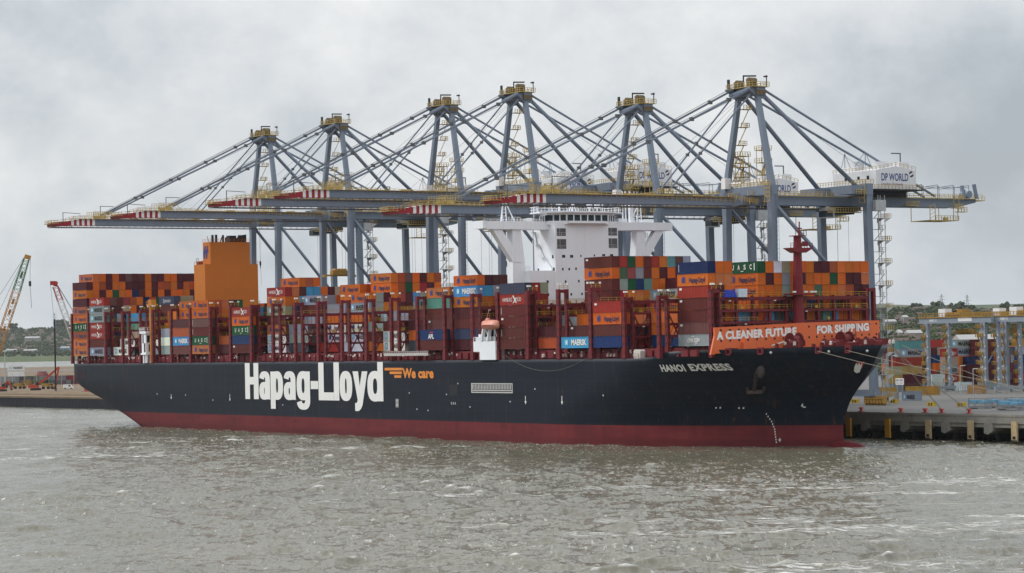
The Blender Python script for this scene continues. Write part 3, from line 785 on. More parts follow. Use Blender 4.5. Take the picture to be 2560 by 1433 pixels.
for px0, px1, py0, py1 in ((1392,1414,571,590), (1393,1415,598,622), (1521,1542,570,589), (1522,1543,596,620)):
    a = at(px0, py1, 0, HX1); c = at(px1, py0, 0, HX1); hv = MB(); hvr = MB()
    hv.box(HX1-.05, HX1+.05, a.y, c.y, a.z, c.z)
    hvr.box(HX1+.05, HX1+.1, a.y, c.y, a.z+.85, a.z+.95); hvr.box(HX1+.05, HX1+.1, a.y, c.y, a.z+.42, a.z+.5)
    hvr.box(HX1+.05, HX1+.1, (a.y+c.y)/2-.05, (a.y+c.y)/2+.05, a.z, a.z+.9)
    hvr.box(HX1+.05, HX1+.1, a.y+(c.y-a.y)*.3, a.y+(c.y-a.y)*.34, a.z+.1, c.z)
    hv.build('balcony_opening', mat('balcony_shade', (0.10,0.105,0.115), 0.7), house); hvr.build('balcony_rail', M_GREYM, house)
st = MB()
z = 46; y = HY0-.3
for k, (xa, xb) in enumerate(((279.6,275.5), (275.5,272.8), (272.0,271.0))):
    st.bar((xa,y,45.4+k*3.6), (xb,y,49+k*3.6), .25, .9); st.box(min(xb,xa)-1.2, xb+.6, HY0-1.2, HY0, 49+k*3.6, 49.15+k*3.6); st.rail([(xb-1.2,HY0-1.2,49.1+k*3.6),(xb+.6,HY0-1.2,49.1+k*3.6)],1.1,.05,.6)
st.build('outside_stair', M_WHITE, house)
st = MB(); st.rail([(271,12.2,45.4),(280.2,12.2,45.4)],1.1,.05,1.2); st.build('terrace_rail', M_WHITE, house)

# ---- lifeboat platform
pl = MB()
pl.prism([(271.2,-.5,23.9), (274.3,-.5,23.9), (274.3,-.5,ZD), (282.2,-.5,ZD), (282.2,-.5,26.7), (271.2,-.5,26.7)], (0,6.5,0))
pl.bar((275.4,-.3,26.7),(276.4,-.3,30.0),.9,.5); pl.bar((278.4,-.3,26.7),(279.4,-.3,30.0),.9,.5); pl.bar((277.4,.8,26.7),(277.4,.8,30.4),.25); pl.bar((280.4,.4,26.7),(280.6,.4,30.2),.25); pl.bar((281.8,.4,26.7),(281.4,.4,30.2),.25)
pl.box(271.6,274,0,2,26.7,27.8); pl.box(272.8,273.8,.2,1.4,27.8,28.6); pl.rail([(271.3,-.4,26.7),(282.1,-.4,26.7)],1.1,.05,1)
pl.build('boat_platform', M_WHITE, ship)
lbm = MB()
# boat: hull, enclosed canopy, conning bubble
def boat(mbx, cx, cy, cz, Lh, w):
    n = 14; secs = []
    for i in range(n+1):
        t = -1+2*i/n; x = cx+t*Lh/2; k = max(.05, (1-abs(t)**3.2)); kz = 1-.35*abs(t)**3
        secs.append([(x, cy+w/2*k*a, cz+b_) for a, b_ in ((0,-1.15*kz), (.55,-1.0*kz), (.95,-.25), (1.0,.12), (.92,.2), (.78,.95*kz), (.4,1.35*kz), (0,1.45*kz), (-.4,1.35*kz), (-.78,.95*kz), (-.92,.2), (-1.0,.12), (-.95,-.25), (-.55,-1.0*kz))])
    k0 = len(mbx.v); m_ = len(secs[0])
    for s_ in secs: mbx.v += s_
    for i in range(n):
        for j in range(m_):
            j2 = (j+1) % m_; mbx.f.append((k0+i*m_+j, k0+(i+1)*m_+j, k0+(i+1)*m_+j2, k0+i*m_+j2)); mbx.m.append(0)
    mbx.f.append(tuple(k0+j for j in range(m_))); mbx.m.append(0); mbx.f.append(tuple(k0+n*m_+j for j in range(m_))[::-1]); mbx.m.append(0)
M_BOAT = mat('faded_orange_gelcoat', (0.58,0.24,0.17), 0.45, var=0.1)
boat(lbm, 280.6, -.9, 30.9, 8.6, 3.0)
lifeb = empty('lifeboat', (280.6,-.9,29.8), 'faded orange enclosed lifeboat held above the white platform on the starboard side', 'lifeboat')
lbm.build('hull', M_BOAT, lifeb, smooth=True)
c2 = MB(); c2.ball((279.4,-.9,32.3),.9,.7,.6); c2.bar((278.4,-.9,32.0),(280.2,-.9,35.2),.12); c2.build('conning_dome', M_BOAT, lifeb, smooth=True)
c3 = MB(); c3.box(276.5,284.7,-2.47,-2.40,30.85,31.0); c3.build('fender_strip', M_OX, lifeb)
c4 = MB(); c4.bar((278.2,-.9,29.8),(277.8,.5,26.9),.18); c4.bar((282.6,-.9,29.9),(282,.5,26.9),.18); c4.bar((278.2,-.9,29.8),(276.4,.5,29),.14); build_pieces(c4, 'cradle', M_WHITE, lifeb, .1)
gg = MB(); a = at(962,887,1,-1).x; c = at(1072,887,1,-1).x
gg.box(a, c, -1.3, -.6, 23.1, 23.4); gg.rail([(a,-1.3,23.4),(c,-1.3,23.4)],.9,.06,1.0); gg.box(a,c,-1.32,-1.28,23.4,23.9)
gk = gg.build('folded_gangway', M_LIFT, ship)

# ---- breakwater on the forecastle
M_BRK = mat('orange_red_breakwater', (0.70,0.155,0.050), 0.5, var=0.06, scale=0.15, streak=0.05)
bw = MB()
def bwp(y, z): return (370.8+ (1-abs(y-CY)/25.7)*2.0, y, z)
ZT = 29.6
for y0, y1, zb0, zt0, zb1, zt1 in ((4.8,CY,22.6,28.8,23.3,29.6), (CY,56.2,23.3,29.6,23.9,29.9)):
    p_ = [bwp(y0,zb0), bwp(y1,zb1), bwp(y1,zt1), bwp(y0,zt0)]; bw.prism(p_, (-.5,0,0))
bw.prism([bwp(4.8,26.8), bwp(4.8,22.4), (371.6,2.9,22.4)], (-.5,0,0)); bw.prism([bwp(56.2,25), bwp(56.2,23.5), (370.8,57.6,23.5)], (-.5,0,0))
brk = bw.build('breakwater', M_BRK, ship)
bl = MB()
for y in [6.6+2.55*i for i in range(20)]:
    if abs(y-CY) < 1.0: continue
    k = (y-4.8)/51.4
    for z in (25.6+k*.9, 28.1+k*1.0):
        c_ = bwp(y, z); nseg = 8
        q = [(c_[0]+.03, c_[1]+.3*math.cos(2*math.pi*i/nseg), c_[2]+.3*math.sin(2*math.pi*i/nseg)) for i in range(nseg)]
        kk = len(bl.v); bl.v += q; bl.f.append(tuple(range(kk, kk+nseg))); bl.m.append(0)
bl.box(371.3,372.0,9.6,10.8,22.7,23.8); build_pieces(bl, 'bulkhead_hole', M_DARK, brk, .1)
bs = MB(); bs.box(371.3,372.4,12.2,13.2,22.7,25.2); bs.build('bulkhead_stiffener', M_BRK, brk)
tx = MB()
def on_brk(txt, ya, yb, zfun, h):
    me = text_mesh(txt, 1.0, .86, .055, 1.06, plane='YZ'); a, c = mesh_w(me, 1); k = len(tx.v)
    for v in me.vertices:
        y = ya+(yb-ya)*(v.co.y-a)/(c-a); q = bwp(y, zfun(y)+v.co.z*h); tx.v.append((q[0]+.05, q[1], q[2]))
    for p_ in me.polygons: tx.f.append(tuple(k+i for i in p_.vertices)); tx.m.append(0)
ya, yb = at(1797,838,0,371.8).y, at(1991,833,0,372.6).y; zf = lambda y: 26.0+.032*(y-6)
on_brk('A CLEANER FUTURE', ya, yb, zf, 1.75)
on_brk('FOR SHIPPING', at(2042,829,0,372.4).y, at(2175,825,0,371.5).y, zf, 1.75)
tx.build('slogan_lettering', M_LET, brk)
# ---- foremast
fm = MB(); fm.tube((370.6,CY,ZD), (370.8,CY,36.6), 1.55, 12, 1.25); fm.tube((370.8,CY,36.6), (371,CY,50.6), 1.25, 12, .95)
fm.prism([(372.6,CY-3.4,47.6), (372.6,CY+3.4,47.6), (372.6,CY+1.4,46.6), (372.6,CY-1.4,46.6)], (-2.8,0,0)); fm.box(369.8,372.6,CY-3.5,CY+3.5,47.6,47.8); fm.box(369.9,372.4,CY-1.7,CY+1.7,50.6,50.8)
fm.bar((371,CY+.6,50.6),(371,CY+.7,54.2),.25); fm.box(370.9,371.1,CY,CY+1.4,52.4,52.7); fm.box(370.7,371.3,CY+1.6,CY+3.0,48.2,49.4)
fm.box(369.6,373,CY-3.6,CY+3.8,36.4,36.7)
fmo = fm.build('foremast', mat('red_mast_paint', (0.17,0.012,0.020), 0.5, var=0.15, streak=.1), ship)
fr2 = MB(); fr2.rail([(372.6,CY-3.4,47.8),(372.6,CY+3.4,47.8)],1.1,.05,.8); fr2.rail([(372.4,CY-1.7,50.8),(372.4,CY+1.7,50.8)],1.1,.05,.7); fr2.build('mast_rail', M_OX, fmo)
fl = MB()
for y in (-3, .6, 2.4, 3.4): fl = MB(); fl.box(372.7,373.2,CY+y-.3,CY+y+.5,36.9,37.3); fl.build('mast_lamp', M_LAMP, fmo)
# ---- forecastle machinery: winches, windlasses, fairleads, bollards
M_WINCH = mat('winch_red_paint', (0.13,0.012,0.014), 0.5, var=0.3, scale=.7)
def winch(x, y, r=1.0):
    fw = MB()
    fw.tube((x,y-1.3,24+r), (x,y+1.3,24+r), r, 12); fw.tube((x,y-1.5,24+r),(x,y-1.2,24+r),r*1.5,12); fw.tube((x,y+1.2,24+r),(x,y+1.5,24+r),r*1.5,12); fw.box(x-1.2,x+1.2,y-1.7,y+1.7,ZD,24+r*.6); fw.box(x-.7,x+.7,y+1.6,y+2.8,24,25.4); fw.build('mooring_winch', M_WINCH, ship)
for x, y, r in ((375.5,25.2,1.3), (375.5,41.0,1.35), (379,21.5,.7), (382,30.5,.7), (385,38.5,.7), (378,47,.8), (390,31,.4), (387,27.5,.5), (379,34,.6), (383,45,.5)): winch(x, y, r)
for i in range(26):
    x = rnd.uniform(382,395); y = rnd.uniform(inset(x,23)+2.5, 58-inset(x,23)); w_ = rnd.uniform(.2,.4); fw = MB(); z_ = 23.6+rnd.uniform(.3,.8)
    fw.box(x-w_,x+w_,y-w_,y+w_,23.0,z_); fw.tube((x,y,z_),(x,y,z_+.4),w_*1.2,8); fw.build('mooring_bollard', M_WINCH, ship)
fw = MB(); fw.bar((379,41.5,24),(379,41.5,29.0),.14); fw.build('signal_pole', M_WINCH, ship); fw = MB(); fw.bar((399.5,31,23.6),(399.5,31,26.8),.25); fw.rail([(394,31,23.9),(399.5,31,23.9)],1.0,.05,1.2); fw.build('bow_rail', M_WINCH, ship)
fc = MB()
for i in range(18): 
    t_ = i/17; fc.tube((374.2+t_*1.6,19.3+t_*5.2,24.2+t_*1.5),(374.3+t_*1.6,19.65+t_*5.2,24.3+t_*1.5),.2,6)
M_GEAR = mat('pale_deck_gear', (0.55,0.53,0.48), 0.6, var=.3, scale=1.0); fc.build('anchor_chain', M_GEAR, ship)
for i in range(22):
    x = rnd.uniform(376,398) if i < 10 else rnd.uniform(300,345); y = rnd.uniform(inset(x,23)+2, 45) if i < 10 else 1.7; z_ = 24.2 if i < 10 else 22.2
    fc = MB(); fc.box(x,x+.5,y,y+.5,z_,z_+.4+rnd.uniform(0,.5)); fc.ball((x+.25,y+.25,z_+.6),.3); fc.build('deck_ventilator', M_GEAR, ship)
fc = MB(); fc.box(343.2,346.0,.8,2.4,ZD,23.5); fc.prism([(343.2,.8,23.5),(346,.8,23.5),(345.6,.8,23.9),(343.6,.8,23.9)],(0,1.6,0)); fc.build('deck_locker', M_GEAR, ship)
ff = MB()
for px in (1821, 1901, 2046, 2120): 
    x = x_on_hull(px, 22.3); y = inset(x, 22.3); ff = MB(); ff.box(x-.9, x+.9, y-.25, y-.1, 22.2, 22.5); ff.box(x-.9, x+.9, y-.25, y+.5, 23.5, 23.9); ff.box(x-.9,x-.6,y-.25,y+.3,22.5,23.5); ff.box(x+.6,x+.9,y-.25,y+.3,22.5,23.5); ff.build('fairlead', M_OX, ship)
f2 = MB()
for px in (1927, 2072, 2168): 
    x = x_on_hull(px, 22.6); y = inset(x, 22.6); f2 = MB(); f2.ball((x,y,22.6), .42, .25, .32); f2.build('panama_chock', M_GREYM, ship)
# blue tarpaulin and white box on the forward walkway
tb = MB(); tb.prism([(370.2,8.6,36.0),(370.2,12.2,36.0),(370.2,11.6,37.6),(370.2,9.4,37.8)],(-1.2,0,0)); tag(thing_mesh(tb,'tarpaulin',mat('blue_tarpaulin',(0.03,0.06,0.42),.6,var=.3,scale=1.2),(369.6,10.4,36.0),'bright blue tarpaulin bundle on the forward red walkway beside a white box','tarpaulin'))
tb = MB(); tb.box(369.2,370.4,12.6,15.2,36.0,38.0); tb.box(370.4,370.45,13.6,14.2,36.8,37.4); thing_mesh(tb,'equipment_box',mat('pale_blue_box',(.55,.64,.72),.5,var=.08),(369.8,13.9,36.0),'pale box standing on the forward red walkway beside a blue tarpaulin','box')
# ================================================================== containers
def cont_mat(name, src):
    mt, b = new_mat(name)
    if src == 'OBJ':
        oi = nt.nodes.new('ShaderNodeObjectInfo'); base = oi.outputs['Color']; rn = oi.outputs['Random']
    else:
        at_ = nt.nodes.new('ShaderNodeVertexColor'); at_.layer_name = 'Col'; base = at_.outputs['Color']; rn = None
    p = geo_pos()
    n1 = noise(vmap(p, (0.25,0.25,0.6)), 1.0, 5, 0.65); n2 = noise(vmap(p, (1.3,1.3,0.12)), 1.0, 5, 0.65)
    k = mathn('ADD', 0.80, mathn('MULTIPLY', n1, 0.40))
    c = mixc(1.0, base, k, 'MULTIPLY')
    st = mathn('MULTIPLY', mathn('SUBTRACT', n2, 0.60, clamp=True), 3.2, clamp=True)
    c = mixc(mathn('MULTIPLY', st, 0.55), c, (0.060,0.030,0.020))
    if rn is not None:   # some boxes are faded
        fd = mathn('MULTIPLY', mathn('SUBTRACT', rn, 0.70, clamp=True), 0.65)
        c = mixc(fd, c, (0.33,0.29,0.26))
    L(c, b.inputs['Base Color']); b.inputs['Roughness'].default_value = 0.55; b.inputs['Specular IOR Level'].default_value = 0.22
    return mt
M_CONT = cont_mat('container_paint', 'OBJ'); M_CONTS = cont_mat('container_paint_mass', 'VCOL')
CC = dict(o=(0.56,0.135,0.016), m=(0.078,0.014,0.020), b=(0.115,0.024,0.020), r=(0.30,0.030,0.022), c=(0.30,0.014,0.030), g=(0.010,0.085,0.032),
          u=(0.012,0.040,0.135), n=(0.008,0.022,0.085), l=(0.065,0.30,0.54), y=(0.27,0.31,0.345), w=(0.72,0.73,0.72), e=(0.34,0.30,0.235), t=(0.085,0.27,0.235), k=(0.055,0.07,0.085), v=(0.36,0.075,0.024), z=(0.42,0.24,0.04))
CNAME = dict(o='orange', m='maroon', b='brown', r='red', c='crimson', g='dark green', u='blue', n='navy blue', l='light blue', y='grey', w='white', e='beige', t='teal', k='dark slate', v='rust orange', z='yellow')
def container_mesh(Lh, name, H=2.81, doors=True, W=2.44):
    """corrugated walls in a frame of posts and rails; doors with lock rods on the +x end"""
    mb = MB(); h = Lh/2; w = W/2
    mb.box(-h+.10, h-.10, -w+.10, w-.10, 0.10, H-.05)
    for sx in (-1, 1):
        for sy in (-1, 1): mb.box(sx*h if sx<0 else h-.16, -h+.16 if sx<0 else h, sy*w if sy<0 else w-.14, -w+.14 if sy<0 else w, 0, H)
    for sy in (-1, 1):
        y0, y1 = (-w, -w+.08) if sy < 0 else (w-.08, w)
        mb.box(-h+.16, h-.16, y0, y1, 0, .16); mb.box(-h+.16, h-.16, y0, y1, H-.10, H)
        n = int((Lh-.4)/.56)
        for i in range(n):
            x = -h+.3+i*(Lh-.6)/(n-1); yy0, yy1 = (-w+.05, -w+.10) if sy < 0 else (w-.10, w-.05)
            mb.box(x-.10, x+.10, yy0, yy1, .16, H-.10)
    for sx in (-1, 1):
        x0, x1 = (-h, -h+.1) if sx < 0 else (h-.1, h)
        mb.box(x0, x1, -w+.14, w-.14, 0, .16); mb.box(x0, x1, -w+.14, w-.14, H-.12, H)
    if doors:
        mb.box(h-.1, h-.085, -.02, .02, .16, H-.12)
        for y in (-.85, -.35, .35, .85): mb.box(h-.085, h-.04, y-.03, y+.03, .12, H-.1)
        for z in (.6, 1.4, 2.2): mb.box(h-.09, h-.06, -w+.2, w-.2, z-.02, z+.02)
    for i in range(9):
        y = -w+.25+i*(W-.5)/8; mb.box(-h+.06, -h+.1, y-.06, y+.06, .16, H-.12)
    return mb.mesh(name, M_CONT)
ME40 = container_mesh(12.15, 'shipping_container'); ME20 = container_mesh(6.02, 'shipping_container_short')
# lettering sheets (x-z plane, centred), shared by every box of a line
M_TNAVY = mat('navy_lettering', (0.020,0.026,0.075), .5, var=.05); M_TBLK = mat('black_lettering', (0.02,0.02,0.022), .5, var=.05)
M_TWHT = mat('white_box_lettering', (0.74,0.74,0.72), .5, var=.05); M_TLB = mat('light_blue_panel', (0.16,0.50,0.72), .5, var=.05)
def quad_mesh(pts, mt_=None):
    me = bpy.data.meshes.new('q'); me.from_pydata([(x,0,z) for x, z in pts], [], [tuple(range(len(pts)))]); me.update(); return me
def centred(txt, h, w, bold=.02, sp=1.0):
    me = text_mesh(txt, h, 1, bold, sp); a, c = mesh_w(me); k = w/(c-a)
    for v in me.vertices: v.co.x = (v.co.x-a)*k-w/2
    return me
def chevrons(x0, h):
    q = []
    for o in (0, h*.42): q.append([(x0+o+.15*h,0), (x0+o+.42*h,0), (x0+o+.55*h,h*.42), (x0+o+.62*h,h*.6), (x0+o+.45*h,h*.6), (x0+o+.58*h,h), (x0+o+.3*h,h), (x0+o,h*.52), (x0+o+.02*h,h*.35)])
    return q
def star(cx, cz, r):
    p = []
    for i in range(14):
        t = math.pi/2+math.pi*i/7; rr = r if i % 2 == 0 else r*.45; p.append((cx+rr*math.cos(t), cz+rr*math.sin(t)))
    return p
def sheet(parts, name, mats): return join_mesh(parts, name, mats)
LET = {}
LET['HL'] = sheet([(quad_mesh(p_), (-4.35,0,.75), 0) for p_ in chevrons(0,1.5)] + [(centred('Hapag-Lloyd', 1.25, 6.4, .03), (1.9,0,.78), 1)], 'lettering', [mat('emblem_blue', (0.03,0.05,0.22), .5), M_TNAVY])
LET['HLW'] = LET['HL']
LET['MK'] = sheet([(quad_mesh([(-4.6,.7),(-3.0,.7),(-3.0,2.2),(-4.6,2.2)]), (0,0,0), 0), (quad_mesh(star(-3.8,1.45,.62)), (0,-.01,0), 1), (centred('MAERSK', 1.4, 6.8, .035), (1.7,0,.75), 2)], 'lettering', [M_TLB, M_TWHT, M_TBLK])
LET['MKL'] = sheet([(quad_mesh([(-4.4,.75),(-3.1,.75),(-3.1,2.15),(-4.4,2.15)]), (0,0,0), 0), (quad_mesh(star(-3.75,1.45,.55)), (0,-.01,0), 1), (centred('MAERSK', 1.4, 6.8, .035), (1.8,0,.75), 1)], 'lettering', [mat('pale_blue_panel', (0.25,0.58,0.78), .5), M_TWHT])
LET['MKR'] = sheet([(quad_mesh([(-5.2,.5),(-3.7,.5),(-3.7,2.3),(-5.2,2.3)]), (0,0,0), 0), (quad_mesh([(-4.8,.9),(-4.1,.9),(-4.1,1.9),(-4.8,1.9)]), (0,-.01,0), 1), (centred('MAERSK', 1.2, 5.6, .03), (1.6,0,.85), 2)], 'lettering', [M_TLB, M_TWHT, M_TBLK])
LET['HS'] = sheet([(centred('HAMBURG', 1.0, 4.6, .0), (-2.3,0,.9), 0), (centred('S\u00dcD', 1.0, 2.2, .0), (3.3,0,.9), 0),
    (quad_mesh([(.2,2.35),(.75,2.5),(2.3,.5),(1.9,.4)]), (0,-.01,0), 0), (quad_mesh([(.3,.45),(.8,.4),(2.25,1.75),(1.9,1.9)]), (0,-.02,0), 0)], 'lettering', [M_TWHT])
LET['UA'] = sheet([(centred(ch, 1.15, .85, .025), (-3.6+i*2.35,0,.95), 0) for i, ch in enumerate('UASC')] + [(quad_mesh([(4.7,.6),(5.0,.6),(5.0,2.4),(4.7,2.4)]), (0,0,0), 0), (quad_mesh([(-.5,.45),(.6,.45),(.6,.6),(-.5,.6)]), (0,0,0), 0)], 'lettering', [M_TWHT])
LET['APL'] = sheet([(centred('APL', 1.2, 3.0, .035), (0,0,.35), 0), (quad_mesh([(-.9,1.9),(1.1,1.9),(1.3,2.25),(-.5,2.25)]), (0,0,0), 1)], 'lettering', [M_TWHT, mat('box_red', (.4,.03,.03), .5)])
LET['CMA'] = sheet([(centred('CMA CGM', .95, 4.8, .04), (0,0,.9), 0), (quad_mesh([(-1.0,2.2),(.3,2.5),(.3,2.35),(-.8,2.1)]), (0,0,0), 0), (quad_mesh([(.4,.5),(1.3,.7),(1.2,.5),(.5,.35)]), (0,0,0), 0)], 'lettering', [M_TWHT])
LET['SP'] = sheet([(centred('Spinnaker', 1.3, 6.4, .0), (.4,0,.7), 0)], 'lettering', [M_TWHT])
LET['CAI'] = sheet([(quad_mesh([(-5.3,1.9),(-4.3,1.9),(-4.3,2.4),(-5.3,2.4)]), (0,0,0), 0)], 'lettering', [M_TWHT])
LET['V'] = sheet([(quad_mesh([(-5.4,.5),(-5.25,.5),(-5.25,2.3),(-5.4,2.3)]), (0,0,0), 0)], 'lettering', [M_TWHT])
LETW = dict(HL='dark name and emblem', HLW='dark name', MK='black lettering', MKL='white lettering', MKR='blue panel and black lettering', HS='white lettering', UA='spaced white letters', APL='white letters', CMA='white letters', SP='white script', CAI='small white mark', V='thin white mark')

# heights: bay -> [(first row, last row, tiers)]; row 0 is the starboard edge
HT = {0:[(0,0,9),(1,20,10),(21,23,9)], 1:[(0,9,7),(10,23,6)], 2:[(0,0,0),(1,1,1),(2,2,2),(3,7,5),(8,14,7),(15,23,6)], 3:[(0,2,0),(3,5,2),(6,23,5)],
 5:[(0,0,0),(1,1,3),(2,4,5),(5,23,4)], 6:[(0,0,4),(1,3,6),(4,23,5)], 7:[(0,4,6),(5,23,5)], 8:[(0,0,0),(1,2,2),(3,23,4)], 9:[(0,2,5),(3,23,4)],
 10:[(0,1,0),(2,3,7),(4,6,8),(7,9,7),(10,23,5)], 11:[(0,1,0),(2,3,3),(4,7,6),(8,23,5)], 12:[(0,2,0),(3,3,1),(4,5,5),(6,7,7),(8,23,5)], 13:[(0,2,0),(3,3,1),(4,6,6),(7,13,8),(14,23,5)],
 14:[(0,2,0),(3,4,3),(5,23,4)], 15:[(0,1,0),(2,2,3),(3,23,4)], 16:[(0,1,0),(2,23,4)], 17:[(0,0,2),(1,1,6),(2,23,5)], 18:[(0,0,0),(1,5,7),(6,23,5)],
 20:[(0,2,6),(3,23,4)], 21:[(0,0,0),(1,3,2),(4,23,3)], 22:[(0,0,1),(1,1,2),(2,2,3),(3,12,8),(13,23,6)], 23:[(0,0,4),(1,2,2),(3,6,3),(7,8,5),(9,10,6),(11,23,5)], 24:[(0,2,0),(3,6,3),(7,11,4),(12,20,7),(21,23,5)],
 25:[(0,1,0),(2,4,7),(5,7,3),(8,21,7),(22,23,0)]}
def expand(b):
    h = [0]*24
    for a, c, t_ in HT[b]:
        for r_ in range(a, c+1): h[r_] = t_
    return h
HTS = {b_: expand(b_) for b_ in HT}
SPEC = {}
def col(b_, r_, s):      # one stack, listed from its top down; 'oHL' = colour + lettering
    for i, c in enumerate(s.split()): SPEC[(b_, r_, HTS[b_][r_]-i)] = c
def row(b_, t_, r0, s):  # ends along one tier
    for i, c in enumerate(s.split()):
        if c != '.': SPEC[(b_, r0+i, t_)] = c
col(0,0,'m oHL m vHL oHL gUA vHL oHL oHL')
row(0,10,1,'oHL o m o m m m m o m m o o m m m o o m o'); row(0,9,1,'o v m o o m m m o m v v o m o v o o m'); row(0,8,1,'o m o g o o n b o m o m o o o m o m o'); row(0,7,1,'b o m v m m')
col(1,0,'rHS yMK yMK rHS rHS b yMK'); row(1,7,1,'b b c v o n v g v'); row(1,6,1,'m m e o m m b m m'); row(1,5,1,'k y l m m k v m n'); row(1,4,1,'m b m m b m b')
col(2,1,'wMK'); col(2,2,'wMK k'); row(2,7,8,'uSP e e n m o m'); row(2,6,8,'b m v m'); row(2,5,3,'l y k m v')
row(3,2,3,'w y y'); row(3,5,6,'b n o m k m')
col(5,1,'y wHL y'); col(5,2,'oHL oHL y'); row(5,5,2,'o v m')
col(6,0,'m v lMKL b'); col(6,1,'oHL oHL'); row(6,6,2,'o v'); row(6,5,2,'o o m')
col(7,0,'oHL oHL bV bV gUA oHL'); row(7,6,1,'v o m g'); row(7,5,1,'v o m o m'); row(7,4,1,'m o v o')
row(8,2,1,'v v'); row(8,4,3,'v o m v o'); row(8,3,3,'o v v m'); row(8,1,1,'m v o v')
col(9,0,'rHS oHL gUA u bCAI'); row(9,5,1,'l k'); row(9,4,1,'m m k e y')
col(10,2,'rHS oHL eMK b oHL wMKR wMKR'); row(10,7,3,'o m l l o m e'); row(10,8,4,'oHL v o'); row(10,6,3,'o l y m'); row(10,2,3,'y y'); row(10,1,3,'y y'); row(10,3,3,'v m')
col(11,4,'yMK b y b y y'); row(11,6,5,'y o y k'); row(11,5,5,'m e y y g'); row(11,3,2,'y y'); row(11,2,2,'y y'); row(11,1,2,'k k')
col(12,4,'y o wHL wHL kUA'); row(12,7,6,'oHL v'); row(12,6,6,'o o'); row(12,5,6,'o g')
col(13,4,'oHL yMK o wHL wMK w'); row(13,8,7,'oHL v m o m o v o'); row(13,7,7,'oHL v g o c m o v'); row(13,6,5,'y m o r m l y m'); row(13,5,5,'y o o m m y k')
row(14,4,5,'y o m o m y'); row(14,3,3,'y y k m'); col(13,3,'w')
col(15,2,'b wMKR wMKR'); row(15,2,3,'y y'); row(15,1,3,'y k')
row(16,4,2,'b m m'); row(16,3,2,'m y k')
col(17,0,'uAPL b'); col(17,1,'oHL t b bCAI k m'); row(17,5,2,'t m o'); row(17,3,2,'m o u m')
col(18,1,'oHL lMKL oHL m b n m'); row(18,7,2,'m m b o'); row(18,6,2,'l y m'); row(18,5,2,'o v o'); row(18,4,2,'m o'); row(18,3,2,'b u'); row(18,2,2,'n m'); row(18,1,2,'n o')
col(20,0,'n rHS bV bCAI bV b'); row(20,6,1,'r e'); row(20,5,1,'r r'); row(20,4,1,'m o o n m o'); row(20,3,1,'k m o n'); row(20,2,1,'b n k'); row(20,1,1,'o y u')
row(21,3,4,'y m k o'); row(21,2,1,'m b y n'); row(21,1,1,'v y y u')
col(22,0,'lMKL'); col(22,1,'bCAI u'); col(22,2,'o b u'); col(22,3,'bCAI oHL bCAI b b'); row(22,8,4,'r g o b r o t m y'); row(22,7,4,'g c y b o m o m m'); row(22,6,4,'y g u t o o m m o'); row(22,5,4,'c o o o b m'); row(22,4,4,'o m o m')
col(23,0,'rCAI oHL b u'); col(23,7,'yMK oHL'); row(23,5,8,'y'); row(23,4,8,'o o m'); row(23,6,9,'m m'); row(23,3,1,'o m n o m n'); row(23,3,3,'o m n m'); row(23,2,1,'n k m b')
row(24,4,7,'o m o o m'); row(24,3,3,'o m n o m o n m o'); row(24,2,3,'o n u m'); row(24,1,3,'u m k'); row(24,7,12,'oHL o o o o o o o o')
col(25,2,'nV oHL rCAI bCAI b bCAI yCMA'); col(25,3,'o o m b m o k'); col(25,4,'o o o o o m o'); row(25,3,5,'l l k'); row(25,2,5,'y k m')
row(25,7,8,'gUA o w e o o o m m v o o o o'); row(25,6,8,'oHL m o y o m o o o g o m m o'); row(25,5,8,'oHL o o y o o o g o o o v m m'); row(25,4,8,'o o m m o o u g o g b o o m'); row(25,3,8,'o l k t l m o k t l o o o m'); row(25,2,8,'m o y k')
POOL = 'oooooommmmmmbbbvvrnugytekc'
crn = random.Random(11)
BOX = {}
for b_ in HTS:
    for r_ in range(24):
        for t_ in range(1, HTS[b_][r_]+1):
            s = SPEC.get((b_, r_, t_)) or crn.choice(POOL)
            BOX[(b_, r_, t_)] = s
def exposed(b_, r_, t_):
    side = r_ == 0 or HTS[b_][r_-1] < t_
    nb = b_+1
    end = nb not in HTS or HTS[nb][r_] < t_
    port = r_ == 23 or HTS[b_][r_+1] < t_
    pb = b_-1
    aft = pb not in HTS or HTS[pb][r_] < t_
    top = HTS[b_][r_] == t_
    return side, end, (port or aft or top)
def box_x(b_): return XP[b_]+1.1+6.095
ORD = ['lowest','second','third','fourth','fifth','sixth','seventh','eighth','ninth','tenth']
NTH = ['','second','third','fourth','fifth','sixth','seventh','eighth','ninth','tenth','eleventh','twelfth','thirteenth','fourteenth','fifteenth','sixteenth','seventeenth','eighteenth','nineteenth','twentieth','twenty-first','twenty-second','twenty-third','portmost']
def bay_phrase(b_):
    if b_ <= 3: return ['sternmost bay','second bay from stern','third bay from stern','bay just behind orange funnel'][b_]
    if b_ <= 11: return 'bay just ahead of funnel' if b_ == 5 else NTH[b_-5]+' bay ahead of funnel'
    if b_ <= 18: return 'bay just behind white bridge' if b_ == 18 else NTH[18-b_]+' bay behind bridge'
    if b_ <= 24: return 'bay just ahead of white bridge' if b_ == 20 else NTH[b_-20]+' bay ahead of bridge'
    return 'foremost bay by the mast'
def box_label(b_, r_, t_, s):
    a = CNAME[s[0]]+' container'
    if s[1:] in LETW: a += ' in ' + {'HL':'dark-lettered livery'}.get(s[1:], '') if False else ''
    rowp = 'starboard-edge stack' if r_ == 0 else NTH[r_]+' stack from starboard'
    return '%s, %s tier of %s, %s' % (a, ORD[t_-1], rowp, bay_phrase(b_))
